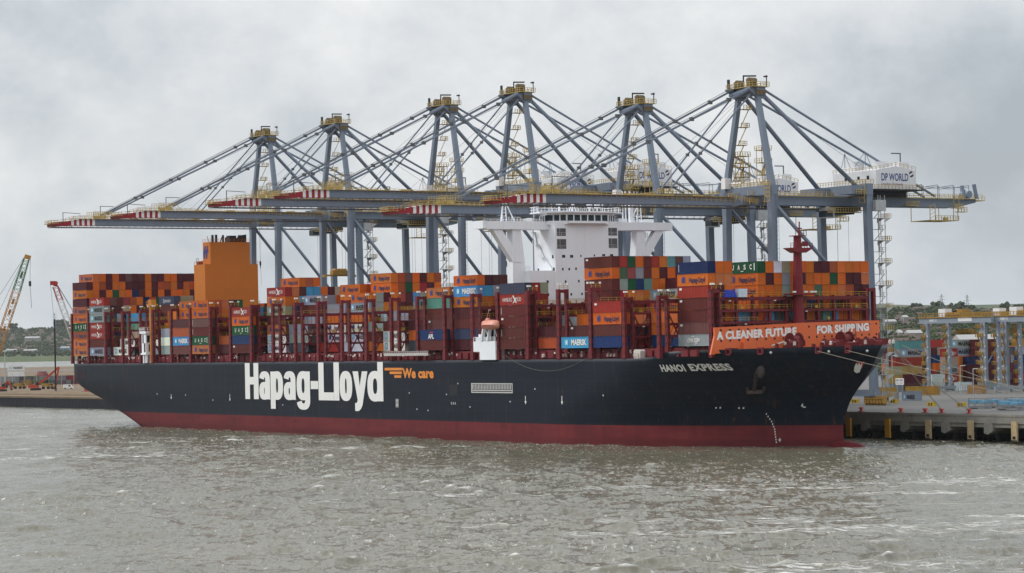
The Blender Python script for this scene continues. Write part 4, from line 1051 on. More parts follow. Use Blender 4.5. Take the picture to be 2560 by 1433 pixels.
INDIV = set(((c-1)//240, (c-1)%240//10, (c-1)%10+1) for c in [1,2,3,4,5,6,7,8,9,20,29,30,50,70,90,110,129,140,159,160,241,242,243,244,245,246,247,257,277,491,502,515,566,567,1201,1202,1203,1214,1215,1441,1442,1443,1444,1455,1456,1681,1682,1683,1684,1685,1686,1706,1931,1932,2161,2162,2163,2164,2165,2421,2422,2423,2424,2425,2426,2427,2437,2447,2448,2457,2458,2467,2468,2661,2662,2663,2684,2685,2686,2696,2911,2922,2923,2924,2925,2947,3151,3162,3163,3164,3165,3166,3175,3176,3186,3197,3198,3206,3207,3208,3216,3217,3218,3227,3228,3237,3238,3248,3258,3391,3392,3393,3621,3622,3623,3634,3861,3862,3863,3864,4081,4082,4093,4094,4095,4096,4331,4332,4333,4334,4335,4336,4337,4345,4346,4347,4357,4801,4802,4803,4804,4805,4806,4816,4823,4825,4826,5051,5052,5083,5281,5292,5303,5315,5316,5317,5318,5326,5327,5328,5336,5337,5338,5345,5346,5347,5348,5356,5357,5358,5366,5367,5368,5377,5378,5387,5388,5398,5521,5522,5523,5524,5541,5553,5594,5595,5616,5791,5792,5793,6021,6022,6023,6024,6025,6026,6027,6036,6037,6043,6044,6046,6047,6063,6084,6085,6086,6087,6095,6096,6097,6103,6105,6106,6107,6115,6116,6117,6143,6145,6146,6147,6155,6156,6157,6164,6165,6166,6167,6175,6176,6177,6183,6185,6186,6187,6195,6196,6197,6203,6205,6206,6207,6216,6217])
mass = MB(); mass_cols = []
def zbase(b_): return 24.5
for (b_, r_, t_), s in sorted(BOX.items()):
    sd_, en_, ot_ = exposed(b_, r_, t_)
    if not (sd_ or en_ or (ot_ and not (sd_ or en_))): continue
    x = box_x(b_); y = .25+2.52*r_+1.22; z = zbase(b_)+2.9*(t_-1)
    hsh = random.Random(b_*1000+r_*20+t_)
    c = [v*(0.88+.24*hsh.random()) for v in CC[s[0]]]
    jx = hsh.uniform(-.06, .06); jy = hsh.uniform(-.03, .03)
    if (INDIV is None and (sd_ or en_)) or (INDIV and (b_, r_, t_) in INDIV):
        o = bpy.data.objects.new('shipping_container', ME40); COL.objects.link(o); o.location = (x+jx, y+jy, z); o.color = (*c, 1)
        if hsh.random() < .4 and not s[1:]: o.rotation_euler.z = math.pi
        tag(o, box_label(b_, r_, t_, s), 'container', 'containers stacked on the ship')
        o['key'] = '%d,%d,%d' % (b_, r_, t_)
        if sd_ and s[1:] in LET:
            l_ = bpy.data.objects.new('lettering', LET[s[1:]]); COL.objects.link(l_); l_.parent = o; l_.location = (0,-1.222,0)
    else:
        n0 = len(mass.f); h = 6.07; w = 1.2
        mass.box(x+jx-h, x+jx+h, y+jy-w, y+jy+w, z+.02, z+2.84)
        for sy in (-.85,-.35,.35,.85): mass.box(x+jx+h, x+jx+h+.05, y+jy+sy-.03, y+jy+sy+.03, z+.1, z+2.75)
        mass_cols += [c]*(len(mass.f)-n0)
def colour_mass(mb, cols, name):
    o = mb.build(name, M_CONTS); ca = o.data.color_attributes.new('Col', 'FLOAT_COLOR', 'CORNER')
    buf = []
    for p_, c in zip(o.data.polygons, cols): buf += [c[0], c[1], c[2], 1.0]*p_.loop_total
    ca.data.foreach_set('color', buf); return o
if mass.f: tag(colour_mass(mass, mass_cols, 'stacked_containers'), 'remaining tightly packed orange and maroon container stacks filling the ship behind the front ones', 'containers', kind='stuff')
# ================================================================== ship-to-shore cranes
M_CR = mat('blue_grey_crane_paint', (0.165,0.205,0.262), 0.5, var=0.10, scale=0.15, streak=0.08)
M_CRL = mat('pale_crane_paint', (0.27,0.30,0.345), 0.5, var=0.08, scale=0.15)
M_ROPE = mat('wire_rope', (0.10,0.105,0.11), 0.5)
M_STR = mat('signal_red_paint', (0.30,0.020,0.030), 0.5, var=.08); M_STW = mat('signal_white_paint', (0.76,0.76,0.76), 0.5, var=.05)
M_MH = mat('machinery_house_white', (0.66,0.67,0.69), 0.5, var=.04, streak=.1)
M_SHV = mat('oily_sheave_housing', (0.13,0.095,0.045), 0.55, var=.5, scale=.8)
M_GOLD = mat('yellow_machinery', (0.33,0.19,0.04), 0.55, var=.35, scale=.6)
M_YR = mat('pale_yellow_rail', (0.45,0.33,0.11), 0.6, var=.3, scale=.8)
ZQ = 6.8
def make_crane(dz, xo, trolley_y):
    root = empty('gantry_crane', (0,0,0))
    T = lambda y: y-69.0
    az = -1.1 if dz == 0 else 0.0
    def P(x, y, z): return (x, y-69.0, z-ZQ+dz+(az*(z-75)/20 if z > 75 else 0))       # upper works, quoted for the lower type
    def Q(x, y, z): return (x, y-69.0, z-ZQ)          # from the quay up
    def leg(x, yb, yt, top):
        mb = MB()
        a = Q(x, yb, 9.5); c = (x, yt-69.0, top-ZQ+dz); k = Q(x, yt, 0); k = (x, yt-69.0, c[2]-7.5)
        mb.bar(a, k, 1.75, 1.95, up=(0,1,0)); mb.bar(k, c, 1.75, 1.95, up=(0,1,0), w2=2.3, h2=2.5); return mb.build('leg', M_CR, root)
    for x in (-10, 10):
        leg(x, 68.4, 69.0, 67.3); lg = leg(x, 103.4, 102.6, 68.2)
    for x in (-10, 10):      # lower longitudinal tie and diagonal pipe
        mb = MB(); mb.bar(Q(x,69.5,21.5), Q(x,102.5,21.5), 1.6, 2.0); mb.build('portal_beam', M_CR, root)
        mb = MB(); mb.tube(P(x,70,62.0), Q(x,102.0,33.0), .58, 8); mb.build('diagonal_brace', M_CR, root, smooth=True)
    for y in (68.4, 103.4):
        mb = MB(); mb.bar(Q(-11.5,y,10.2), Q(11.5,y,10.2), 1.8, 1.9); mb.build('sill_beam', M_CR, root)
        for x in (-10.5, 10.5):
            mb = MB(); mb.bar(Q(x-4,y,9.0), Q(x+4,y,9.0), 1.3, .9)
            for k in range(-3, 4): mb.box(x+k*1.25-.5, x+k*1.25+.5, T(y)-.55, T(y)+.55, .55, 1.9); mb.tube(Q(x+k*1.25, y-.3, ZQ+.4), Q(x+k*1.25, y+.3, ZQ+.4), .38, 8)
            mb.build('bogie', M_GOLD, root)
    mb = MB(); mb.bar(P(-11.2,69,66.0), P(11.2,69,66.0), 2.0, 2.6); mb.build('cross_beam', M_CR, root)
    mb = MB(); mb.bar(P(-11.2,102.6,66.6), P(11.2,102.6,66.6), 2.2, 3.0); mb.box(-11.1, -4.5, T(96), T(102), P(0,0,65.2)[2], P(0,0,67.6)[2]); mb.box(5.5, 11.1, T(96), T(102), P(0,0,65.2)[2], P(0,0,67.6)[2]); mb.build('cross_beam', M_CR, root)
    # boom: twin girders, tapered red and white nose
    zb, zt = 62.1, 64.35
    bm = MB()
    for x in (-1.8, 1.8):
        bm.hexa([P(x-.65,0.7,zb), P(x+.65,0.7,zb), P(x+.65,64,zb), P(x-.65,64,zb), P(x-.65,0.7,zt), P(x+.65,0.7,zt), P(x+.65,64,zt+.2), P(x-.65,64,zt+.2)])
        bm.box(x-.66, x+.66, T(58), T(64), P(0,0,zt)[2], P(0,0,zt+.9)[2])
    for y in (6, 16, 27, 38, 49, 60): bm.bar(P(-1.8,y,63.4), P(1.8,y,63.4), .8, 1.2)
    boom = bm.build('boom', M_CR, root)
    nz = MB(); nr_ = MB()
    for x in (-1.8, 1.8):
        nr_.hexa([P(x-.65,-15.2,61.65), P(x+.65,-15.2,61.65), P(x+.65,-8.2,zb), P(x-.65,-8.2,zb), P(x-.65,-15.2,63.0), P(x+.65,-15.2,63.0), P(x+.65,-8.2,63.75), P(x-.65,-8.2,63.75)])
    nr_.bar(P(-1.8,-14.8,62.2), P(1.8,-14.8,62.2), .8, .8); nr_.build('boom_nose', M_STR, boom)
    def band(y0, y1, mt_, nm):
        q = MB(); f = lambda y: 63.75+(y+8.2)*.2 if y < -5.2 else zt
        for x in (-1.8, 1.8): q.hexa([P(x-.65,y0,zb), P(x+.65,y0,zb), P(x+.65,y1,zb), P(x-.65,y1,zb), P(x-.65,y0,f(y0)), P(x+.65,y0,f(y0)), P(x+.65,y1,f(y1)), P(x-.65,y1,f(y1))])
        build_pieces(q, nm, mt_, boom, .05)
    e = -8.2; w = 8.9/9
    for i in range(9): band(e+i*w, e+(i+1)*w, M_STW if i % 2 == 0 else M_STR, 'boom_stripe')
    rl = MB()
    for x in (-2.8, 2.8):
        rl.rail([P(x,-8.2,63.6), P(x,-5,64.5), P(x,62,62.8)], 1.15, .055, 1.6)
        rl.box(x-.35, x+.35, T(-9), T(62), P(0,0,64.5)[2]-.12, P(0,0,64.5)[2])
    rl.rail([P(-2.8,-15.8,62.6), P(2.8,-15.8,62.6), P(2.8,-11,62.9)], 1.15, .055, 1.0); rl.rail([P(-2.8,-15.8,62.6), P(-2.8,-11,62.9)], 1.15, .055, 1.0); rl.box(-2.9,2.9,T(-16.2),T(-13),P(0,0,62.5)[2],P(0,0,62.65)[2])
    for y in (2.5, 5.0): rl.rail([P(-3,y,65.0), P(3,y,65.0)], 1.4, .06, .9)
    for x in (-2.8, 2.8): rl.box(x-.4,x+.4,T(2.6),T(4.6),P(0,0,64.6)[2],P(0,0,65.7)[2]); rl.rail([P(x,0,65.8),P(x,7,65.8)],1.2,.06,.8); rl.bar(P(x,-1.5,64.5),P(x,.2,65.8),.12); rl.bar(P(x,8.5,64.5),P(x,7,65.8),.12)
    for y in (14, 25, 38, 48): 
        for x in (-2.8,2.8): rl.box(x-.45,x+.45,T(y),T(y+3.0),P(0,0,64.35)[2],P(0,0,64.75)[2])
    for x in (3.0,): rl.rail([P(x,36,65),P(x,41,65)],1.3,.09,.7)
    rl.build('boom_walkway', M_YR, boom)
    jb = MB(); jb.bar(P(3,-11.5,63), P(3,-11.5,66.6), .2); jb.bar(P(3,-11.6,66.5), P(3,-5,66.2), .18); jb.bar(P(2,3,65.5),P(2,3,69.0),.2); jb.bar(P(2,3,68.9),P(2,8,68.9),.2); build_pieces(jb, 'boom_davit', M_ROPE, boom, .1)
    ur = MB()
    for x in (-1.9, 1.9):
        ur.bar(P(x,-8,61.45), P(x,100,61.45), .22)
        for k in range(44): ur.bar(P(x,-8+k*2.4,61.4), P(x,-8+k*2.4,62.1), .1)
    ur.box(-2.6,2.6,T(-15),T(-8),P(0,0,61.35)[2],P(0,0,61.55)[2]); ur.rail([P(2.6,-14,60.9),P(2.6,-8,60.9)],.9,.05,1)
    ur.build('trolley_rail', M_ROPE, boom)
    # rear girder
    rg = MB()
    for x in (-1.8, 1.8):
        rg.box(x-.7, x+.7, T(65), T(142.5), P(0,0,zb+.3)[2], P(0,0,64.9)[2])
        rg.hexa([P(x-.7,142.5,62.4), P(x+.7,142.5,62.4), P(x+.7,150,63.9), P(x-.7,150,63.9), P(x-.7,142.5,64.9), P(x+.7,142.5,64.9), P(x+.7,150,64.9), P(x-.7,150,64.9)])
    for y in (70, 80, 92, 108, 125, 141): rg.bar(P(-1.8,y,63.8), P(1.8,y,63.8), .9, 1.6)
    gd = rg.build('main_girder', M_CR, root)
    gw = MB()
    for x in (-3.2, 3.2):
        gw.rail([P(x,66,65.0), P(x,97,65.0)], 1.15, .055, 1.6); gw.rail([P(x,122.5,65.0), P(x,152,65.0)], 1.15, .055, 1.6)
        gw.box(x-.35,x+.35,T(66),T(150),P(0,0,64.85)[2],P(0,0,65.0)[2])
    gw.box(-3.2,3.2,T(150),T(153),P(0,0,64.4)[2],P(0,0,64.6)[2]); gw.rail([P(-3.2,153,64.6),P(3.2,153,64.6)],1.1,.06,1.2)
    for y0_ in (66, 71): gw.box(2.6,4.0,T(y0_),T(y0_+2.5),P(0,0,63.0)[2],P(0,0,63.15)[2]); gw.rail([P(4,y0_,63.1),P(4,y0_+3,63.1)],1.1,.06,.6); gw.bar(P(4,y0_,62.2),P(4,y0_,64.2),.14); gw.bar(P(4,y0_+2.5,62.2),P(4,y0_+2.5,64.2),.14)
    gw.rail([P(3.9,59,64.2),P(3.9,68,62.4)],1.1,.07,.9); gw.box(2.6,4.2,T(122),T(127),P(0,0,62.6)[2],P(0,0,62.8)[2]); gw.rail([P(4.2,122,62.8),P(4.2,127,62.8)],1.1,.07,.8)
    for y in (140,142):
        gw.rail([P(4.2,y,62.2),P(4.2,y+1.8,62.2)],1.1,.06,.5); gw.rail([P(4.2,y,64.6),P(4.2,y+1.8,64.6)],1.1,.06,.5); gw.bar(P(4.2,y,62),P(4.2,y,65.9),.12); gw.box(2.6,4.2,T(y),T(y+1.8),P(0,0,62.1)[2],P(0,0,62.2)[2])
    gw.build('girder_walkway', M_YR, gd)
    tr_ = MB()
    tr_.bar(P(-3,150,65),P(-3,150,69.2),.8); tr_.bar(P(3,150,65),P(3,149,69.2),.8); tr_.bar(P(3,145,65),P(3,145,67.6),.7); tr_.tube(P(0,147,66.2),P(3.4,147,66.2),1.1,12)
    for x in (-3,3):
        for y0_ in range(123, 147, 6): tr_.bar(P(x,y0_,68.0), P(x,y0_+6,68.8), .16); tr_.bar(P(x,y0_+6,65), P(x,y0_+6,68.7), .13); tr_.bar(P(x,y0_,68.1), P(x,y0_+6,68.2), .12)
    tr_.build('cable_reel_frame', M_CR, gd)
    hp_ = MB()
    for a, c in (((4,131,63),(4,131,58.6)), ((4,133,63),(4,133,58.6)), ((4,140,63),(4,140,58.6)), ((4,141.6,63),(4,141.6,58.6)), ((-4,131,63),(-4,131,58.6)), ((-4,141.6,63),(-4,141.6,58.6))): hp_.bar(P(*a), P(*c), .16)
    for k in range(4): hp_.bar(P(4,131,59+k*1.1), P(4,133,60+k*1.1), .1)
    hp_.box(-4.2,4.2,T(131),T(141.8),P(0,0,58.5)[2],P(0,0,58.7)[2]); hp_.rail([P(4.2,133,58.7),P(4.2,141.8,58.7)],1.2,.07,1.1); hp_.box(3.2,4.2,T(136.6),T(137.8),P(0,0,58.7)[2],P(0,0,59.5)[2]); hp_.rail([P(4.2,141.8,61.2),P(4.2,145,61.2)],1.2,.08,.8); hp_.box(2.5,4.3,T(141.8),T(145),P(0,0,61)[2],P(0,0,61.2)[2])
    hp_.build('maintenance_platform', M_YR, root)
    # A-frame
    for s in (-1, 1):
        mb = MB(); mb.bar(P(s*10,69,67), P(s*4,69.4,93.6), 1.55, 1.55, up=(0,1,0), w2=1.3, h2=1.3); mb.build('apex_leg', M_CR, root)
        mb = MB(); mb.tube(P(s*4,71.2,93.4), P(s*8.2,101.0,67.0), .62, 8); mb.build('back_leg', M_CR, root, smooth=True)
        mb = MB(); mb.tube(P(s*4.6,70.6,95.0), P(s*2.2,134.5,65.6), .36, 8); mb.build('back_stay', M_CR, root, smooth=True)
        mb = MB(); mb.bar(P(s*4.4,66.9,95.0), P(s*2.4,5.2,65.9), .26, .55); mb.build('fore_stay', M_CR, root)
        mb = MB(); mb.bar(P(s*4.0,67.6,93.8), P(s*2.2,40,65.6), .2, .42); mb.build('inner_stay', M_CR, root)
        mb = MB(); a = Vector(P(s*4.4,107,77.8)); mb.bar(a, P(s*4.4,107,73.5), .14); mb.bar(a, P(s*4.4-1.5*s,104.5,73.5), .14); mb.bar(a, P(s*4.4+1.2,108,73.5), .14); mb.build('stay_strut', M_CR, root)
        mb = MB()
        for f in (.12,.32,.55,.78): q = Vector(P(s*4.4,66.9,95.0)).lerp(Vector(P(s*2.4,5.2,65.9)), f); mb.box(q.x-.35,q.x+.35,q.y-.6,q.y+.6,q.z-.5,q.z+.5)
        for f in (.5,.62): q = Vector(P(s*4,67.6,93.8)).lerp(Vector(P(s*2.2,40,65.6)), f); mb.box(q.x-.3,q.x+.3,q.y-.4,q.y+.4,q.z-.4,q.z+.4)
        build_pieces(mb, 'stay_joint', M_ROPE, root, .05)
    rp = MB()
    for x in (-1.2, 1.2): rp.tube(P(x,66.6,96.4), P(x,5,66.6), .07, 4); rp.tube(P(x*1.7,66.5,93.6), P(x*1.7,5,66.2), .07, 4)
    for k in range(3): rp.tube(P(k-1,67.5,93), P(k-1,30+k*5,65), .04, 4); 
    rp.tube(P(1,71,94), P(1,108,73.5), .05, 4); rp.build('hoist_rope', M_ROPE, root)
    ah = MB(); ah.box(-5.4,5.4,T(68.2),T(71.2),P(0,0,93.2)[2],P(0,0,95.4)[2])
    for x in (-4.4,4.4):
        ah.prism([P(x-.5,66.2,95.3),P(x-.5,66.2,94.5),P(x-.5,69,92.2),P(x-.5,71.4,92.2),P(x-.5,71.6,95.3)], (1.0,0,0))
    ah.prism([P(-5.2,65.4,95.35),P(-5.2,65.6,94.9),P(-5.2,68.3,94.0),P(-5.2,68.3,95.35)], (1.6,0,0))
    ah.bar(P(-4.6,66.6,93.6),P(4.6,66.6,95.2),.6,.6)
    apex = ah.build('apex_head', M_CR, root)
    am = MB(); am.box(-3.2,-1.2,T(67),T(69.2),P(0,0,95.6)[2],P(0,0,97.4)[2]); am.box(1.8,3.4,T(67.4),T(70),P(0,0,95.6)[2],P(0,0,98.0)[2]); am.box(2.4,4.4,T(67.9),T(68.3),P(0,0,93.4)[2],P(0,0,96.4)[2]); am.tube(P(2.6,67.6,97.2),P(2.6,69.8,97.2),1.1,10); am.tube(P(-2.2,67.2,97.0),P(-2.2,69.2,97.0),.9,10)
    am.box(4.5,5.42,T(68.1),T(71.3),P(0,0,93.3)[2],P(0,0,94.6)[2]); build_pieces(am, 'apex_sheave', M_SHV, apex, .3)
    ar = MB(); ar.box(-5.8,5.8,T(66.4),T(72.2),P(0,0,95.42)[2],P(0,0,95.6)[2]); lp = [P(-5.8,66.4,95.6),P(5.8,66.4,95.6),P(5.8,72.2,95.6),P(-5.8,72.2,95.6)]; ar.rail(lp+[lp[0]],1.2,.06,1.2); ar.build('apex_platform', M_YR, apex)
    ad = MB(); ad.bar(P(-.6,68.4,95.6),P(-.6,68.4,99.2),.28); ad.bar(P(-.8,68.4,99.1),P(2.2,70.6,98.9),.32,.4); ad.bar(P(-5.2,66.8,95.6),P(-5.2,66.8,98.4),.7,.5); ad.bar(P(5.2,71.8,95.6),P(5.2,71.8,98.9),.2); ad.box(4.6,5.5,T(71.2),T(72),P(0,0,98.3)[2],P(0,0,98.7)[2]); build_pieces(ad, 'apex_davit', M_BLK, apex, .1)
    # zig-zag ladder up the rear leg of the A-frame
    al = MB(); prev = None
    for k in range(5):
        f = .1+.19*k; q = Vector(P(-10,69,67)).lerp(Vector(P(-4,69.4,93.6)), f); c = q+Vector((.6,2.3,0))
        al.box(c.x-.9,c.x+.9,c.y-1.2,c.y+1.6,c.z-.1,c.z+.08); al.rail([(c.x+.9,c.y-1.2,c.z),(c.x+.9,c.y+1.6,c.z)],1.15,.06,.7); al.rail([(c.x-.9,c.y+1.6,c.z),(c.x+.9,c.y+1.6,c.z)],1.15,.06,.7)
        if prev is not None: al.bar(prev+Vector((0,-.8,0)), c+Vector((0,1.2,0)), .9, .18)
        prev = c
    al.build('apex_ladder', M_YR, root)
    # access towers on the waterside cross beam
    for x, hgt in ((-6.0, 9.5), (3.4, 10.5)):
        sc = MB(); b0 = P(x,71.5,67.3)
        for dx in (-1.2, 1.2):
            for dy in (-1.4, 1.4): sc.bar((b0[0]+dx,b0[1]+dy,b0[2]-2), (b0[0]+dx,b0[1]+dy,b0[2]+hgt), .13)
        for h_ in (3.2, hgt*.62, hgt-.6):
            sc.box(b0[0]-1.5,b0[0]+1.5,b0[1]-1.8,b0[1]+1.8,b0[2]+h_-.1,b0[2]+h_+.05)
            lp = [(b0[0]-1.5,b0[1]-1.8,b0[2]+h_),(b0[0]+1.5,b0[1]-1.8,b0[2]+h_),(b0[0]+1.5,b0[1]+1.8,b0[2]+h_)]; sc.rail(lp,1.15,.06,.8)
        sc.bar((b0[0]-1.2,b0[1]-1.4,b0[2]),(b0[0]+1.2,b0[1]+1.4,b0[2]+3.2),.5,.15); sc.bar((b0[0]+1.2,b0[1]-1.4,b0[2]+3.2),(b0[0]-1.2,b0[1]+1.4,b0[2]+hgt*.6),.5,.15)
        sc.build('access_tower', M_YR, root)
    cw = MB(); cw.rail([P(-11,67.9,67.3),P(11,67.9,67.3)],1.15,.055,1.4); cw.rail([P(-11,70.1,67.3),P(11,70.1,67.3)],1.15,.055,1.4); cw.rail([P(11.1,96,67.7),P(11.1,104,68.2)],1.15,.06,1.0); cw.rail([P(-11,101.3,68.2),P(11,101.3,68.2)],1.15,.06,1.2)
    for y in (67.0, 100.4):
        for k in range(4): cw.rail([P(9.2,y,63.9+k*1.1),P(11.4,y,63.9+k*1.1)],.55,.055,.5)
        cw.bar(P(11.4,y,62.8),P(11.4,y,68),.12); cw.bar(P(9.2,y,62.8),P(9.2,y,68),.12); cw.box(9.2,11.4,T(y)-.5,T(y),P(0,0,62.8)[2],P(0,0,62.9)[2])
    cw.rail([P(11.4,97.5,65.2),P(11.4,101,65.2)],1.2,.09,.8); build_pieces(cw, 'beam_walkway', M_YR, root, .6)
    ob_ = MB(); ob_.box(-9.2,-7.4,T(66.6),T(68.6),P(0,0,67.2)[2],P(0,0,70.2)[2]); ob_.build('beam_cabin', M_STW, root)
    # machinery house on the rear girder
    mh = MB(); z0 = 66.9
    pent = [(107.3,z0),(122,z0),(122,72.2),(114.6,73.4),(107.3,72.2)]
    mh.prism([P(8.5,y,z) for y, z in pent], (-18.5,0,0)); house_ = mh.build('machinery_house', M_MH, root)
    mh = MB()
    for x, y, zt_ in ((3.0,110.5,74.6),(3.4,117.5,74.6),(-7,110,75.2)): mh = MB(); mh.box(x,x+3.2,T(y),T(y+3.6),P(0,0,72.2)[2],P(0,0,zt_)[2]); mh.box(x+.2,x+3.0,T(y+.2),T(y+3.4),P(0,0,zt_)[2],P(0,0,zt_+.2)[2]); mh.build('roof_unit', M_MH, house_)
    mf = MB(); mf.box(-10.6,9.8,T(105.6),T(123.4),P(0,0,66.5)[2],P(0,0,66.88)[2]); mf.box(-4.5,-3.5,T(107),T(122),P(0,0,64.9)[2],P(0,0,66.5)[2]); mf.box(3.5,4.5,T(107),T(122),P(0,0,64.9)[2],P(0,0,66.5)[2]); mf.build('house_base', M_BLK, house_)
    mr_ = MB(); lp = [P(-10.6,105.6,66.9),P(9.8,105.6,66.9),P(9.8,123.4,66.9)]; mr_.rail(lp,1.15,.06,1.2); lp = [P(-10,107.3,72.2),P(8.5,107.3,72.2),P(8.5,114.6,73.4),P(8.5,122,72.2)]; mr_.rail(lp,1.0,.05,1.4); mr_.build('house_rail', M_YR, house_)
    mw_ = MB()
    for x in (-5, .5, 4.5): mw_ = MB(); mw_.box(x,x+1.0,T(107.3)-.05,T(107.3)+.05,P(0,0,69.8)[2],P(0,0,70.8)[2]); mw_.build('window', M_GLASS, house_)
    md = MB(); md.bar(P(6,118.5,74.6),P(6,118.5,77.4),.25); md.bar(P(6,118.6,77.3),P(6,115.2,77.3),.35,.3); md.build('house_davit', M_ROPE, house_)
    tl = text_mesh('DP WORLD', 2.05, 1.0, .02, 1.0, plane='YZ'); a, c = mesh_w(tl, 1); k = 9.9/(c-a); q = MB(); o_ = P(8.53,109.2,69.3)
    q.v = [(o_[0], o_[1]+(v.co.y-a)*k, o_[2]+v.co.z) for v in tl.vertices]; q.f = [tuple(p_.vertices) for p_ in tl.polygons]; q.m = [0]*len(q.f); q.build('lettering', M_NAVY, house_)
    tl = text_mesh('London Gateway', .75, 1.0, .005, 1.0, plane='YZ'); a, c = mesh_w(tl, 1); k = 8.0/(c-a); q = MB(); o_ = P(8.53,109.2,68.0)
    q.v = [(o_[0], o_[1]+(v.co.y-a)*k, o_[2]+v.co.z) for v in tl.vertices]; q.f = [tuple(p_.vertices) for p_ in tl.polygons]; q.m = [0]*len(q.f); q.build('lettering', mat('purple_lettering',(.16,.03,.12),.5), house_)
    em = MB(); o_ = P(8.55,120.2,71.2)
    for t0, t1, rr in ((20,160,.85), (200,340,.85)):
        pts = [(o_[0], o_[1]+rr*math.cos(R_(t0+(t1-t0)*i/12+25)), o_[2]+rr*math.sin(R_(t0+(t1-t0)*i/12+25))) for i in range(13)]; k = len(em.v); em.v += pts; em.f.append(tuple(range(k,k+13))); em.m.append(0)
    em.build('round_emblem', mat('dark_emblem',(.05,.03,.045),.5), house_)
    # trolley with the operator's cab
    ty = trolley_y
    tq = MB(); tq.box(-4.2,4.2,T(ty),T(ty+9),P(0,0,61.0)[2],P(0,0,62.1)[2]); tq.box(-3,4.0,T(ty+1),T(ty+7),P(0,0,60.0)[2],P(0,0,61.0)[2]); tq.build('trolley', M_BLK, root)
    ck = MB(); ck.box(1.2,4.0,T(ty-3.4),T(ty-.2),P(0,0,58.9)[2],P(0,0,61.8)[2]); cab_ = ck.build('operator_cab', M_GREYM, root)
    ck = MB(); ck.box(1.1,4.06,T(ty-3.46),T(ty-.9),P(0,0,59.2)[2],P(0,0,60.9)[2]); ck.build('window', M_GLASS, cab_)
    ck = MB(); ck.rail([P(4.4,ty-3,60.6),P(4.4,ty+9,60.6)],1.2,.07,.9); ck.box(3.9,4.6,T(ty-3),T(ty+9),P(0,0,60.4)[2],P(0,0,60.6)[2]); ck.rail([P(4.4,ty+9,60.6),P(0,ty+9,60.6)],1.2,.07,.9); ck.build('trolley_walkway', M_YR, cab_)
    rq = MB()
    for x in (-2.4, 2.4):
        for y in (ty+2, ty+6): rq.tube(P(x,y,60), Q(x,y,22), .05, 4)
    rq.build('hoist_line', M_ROPE, root)
    # stair tower on the landside forward leg
    sx = 11.6; htop = 65.0+dz; z = 9.0; flip = 0; stw = MB(); stf = MB()
    prev = None; sy = T(104.6)
    stf.bar(Q(sx-.2,105.2,ZQ), (sx-.2,T(105.2),htop-ZQ), .14); stf.bar(Q(sx-.2,107.6,ZQ), (sx-.2,T(107.6),htop-ZQ), .14); stf.bar(Q(sx-2,107.6,ZQ), (sx-2,T(107.6),htop-ZQ), .14)
    k = 0
    while z < htop-1:
        zz = z-ZQ; stf.box(sx-2.2,sx+.4,sy,sy+2.6,zz-.08,zz+.02); stf.rail([(sx+.4,sy,zz),(sx+.4,sy+2.6,zz),(sx-2.2,sy+2.6,zz)],1.15,.035,.9)
        if k % 2 == 0:
            stf.prism([(sx-2.4,sy+2,zz),(sx-2.4,sy+4.4,zz),(sx-2.4,sy+2,zz-1.3)],(.12,0,0)); stf.prism([(sx+.7,sy+2,zz),(sx+.7,sy+4.4,zz),(sx+.7,sy+2,zz-1.3)],(.12,0,0)); stf.box(sx-2.4,sx+.8,sy+2.0,sy+4.4,zz-.06,zz+.04,1); lp = [(sx+.8,sy+2,zz),(sx+.8,sy+4.4,zz),(sx-2.4,sy+4.4,zz)]; stf.rail(lp,1.2,.05,.75,m=1)
        if prev is not None: stf.bar((sx-1.9,sy+(.4 if k%2 else 2.2),prev), (sx+.1,sy+(2.2 if k%2 else .4),zz), .5, .15)
        prev = zz; z += 3.1; k += 1
    stf.build('stair_tower', [M_GREYM, M_YR], root)
    lb_ = MB(); lb_.box(9.3,12.2,T(103.7),T(107.4),P(0,0,60.6)[2],P(0,0,63.6)[2]); lb_.build('electric_cabin', M_GREYM, root)
    # waterside leg ladder
    wl_ = MB()
    for q_ in range(int((htop-14)/1.2)): wl_.box(10.9,11.15,T(69.4),T(70.2),14-ZQ+q_*1.2,14-ZQ+q_*1.2+.08)
    wl_.bar(Q(11.1,69.4,12),(11.1,T(69.4),htop-ZQ),.07); wl_.bar(Q(11.1,70.2,12),(11.1,T(70.2),htop-ZQ),.07); wl_.build('leg_ladder', M_CR, root)
    root.location = (xo, 69, ZQ); return root
def move_trolley(o, dy):
    for ch in o.children:
        if ch.name.split('.')[0] in ('trolley','operator_cab','hoist_line'): ch.location.y += dy
CRG = 'ship-to-shore cranes in a row along the quay'
tall = make_crane(8.0, 18.2, 90.0)
for xx, lab in ((18.2, None), (71.9, 'crane second from the stern, boom over the ship just ahead of the funnel'), (144.7, 'third grey gantry crane along, apex above the middle of the ship'), (188.4, 'fourth and tallest-looking grey gantry crane, apex just behind the white bridge')):
    o = tall if lab is None else copy_tree(tall); o.location.x = xx; move_trolley(o, {18.2:0, 71.9:6, 144.7:-8, 188.4:10}[xx])
    tag(o, lab or 'grey gantry crane nearest the stern, striped boom nose farthest out left', 'crane', CRG)
low = make_crane(0.0, 251.5, 96.0)
for xx, lab in ((251.5, 'shorter grey gantry crane standing behind the white bridge'), (303.6, 'shorter grey gantry crane nearest the bow with lettered white machinery house')):
    o = low if xx == 251.5 else copy_tree(low); o.location.x = xx; tag(o, lab, 'crane', CRG)
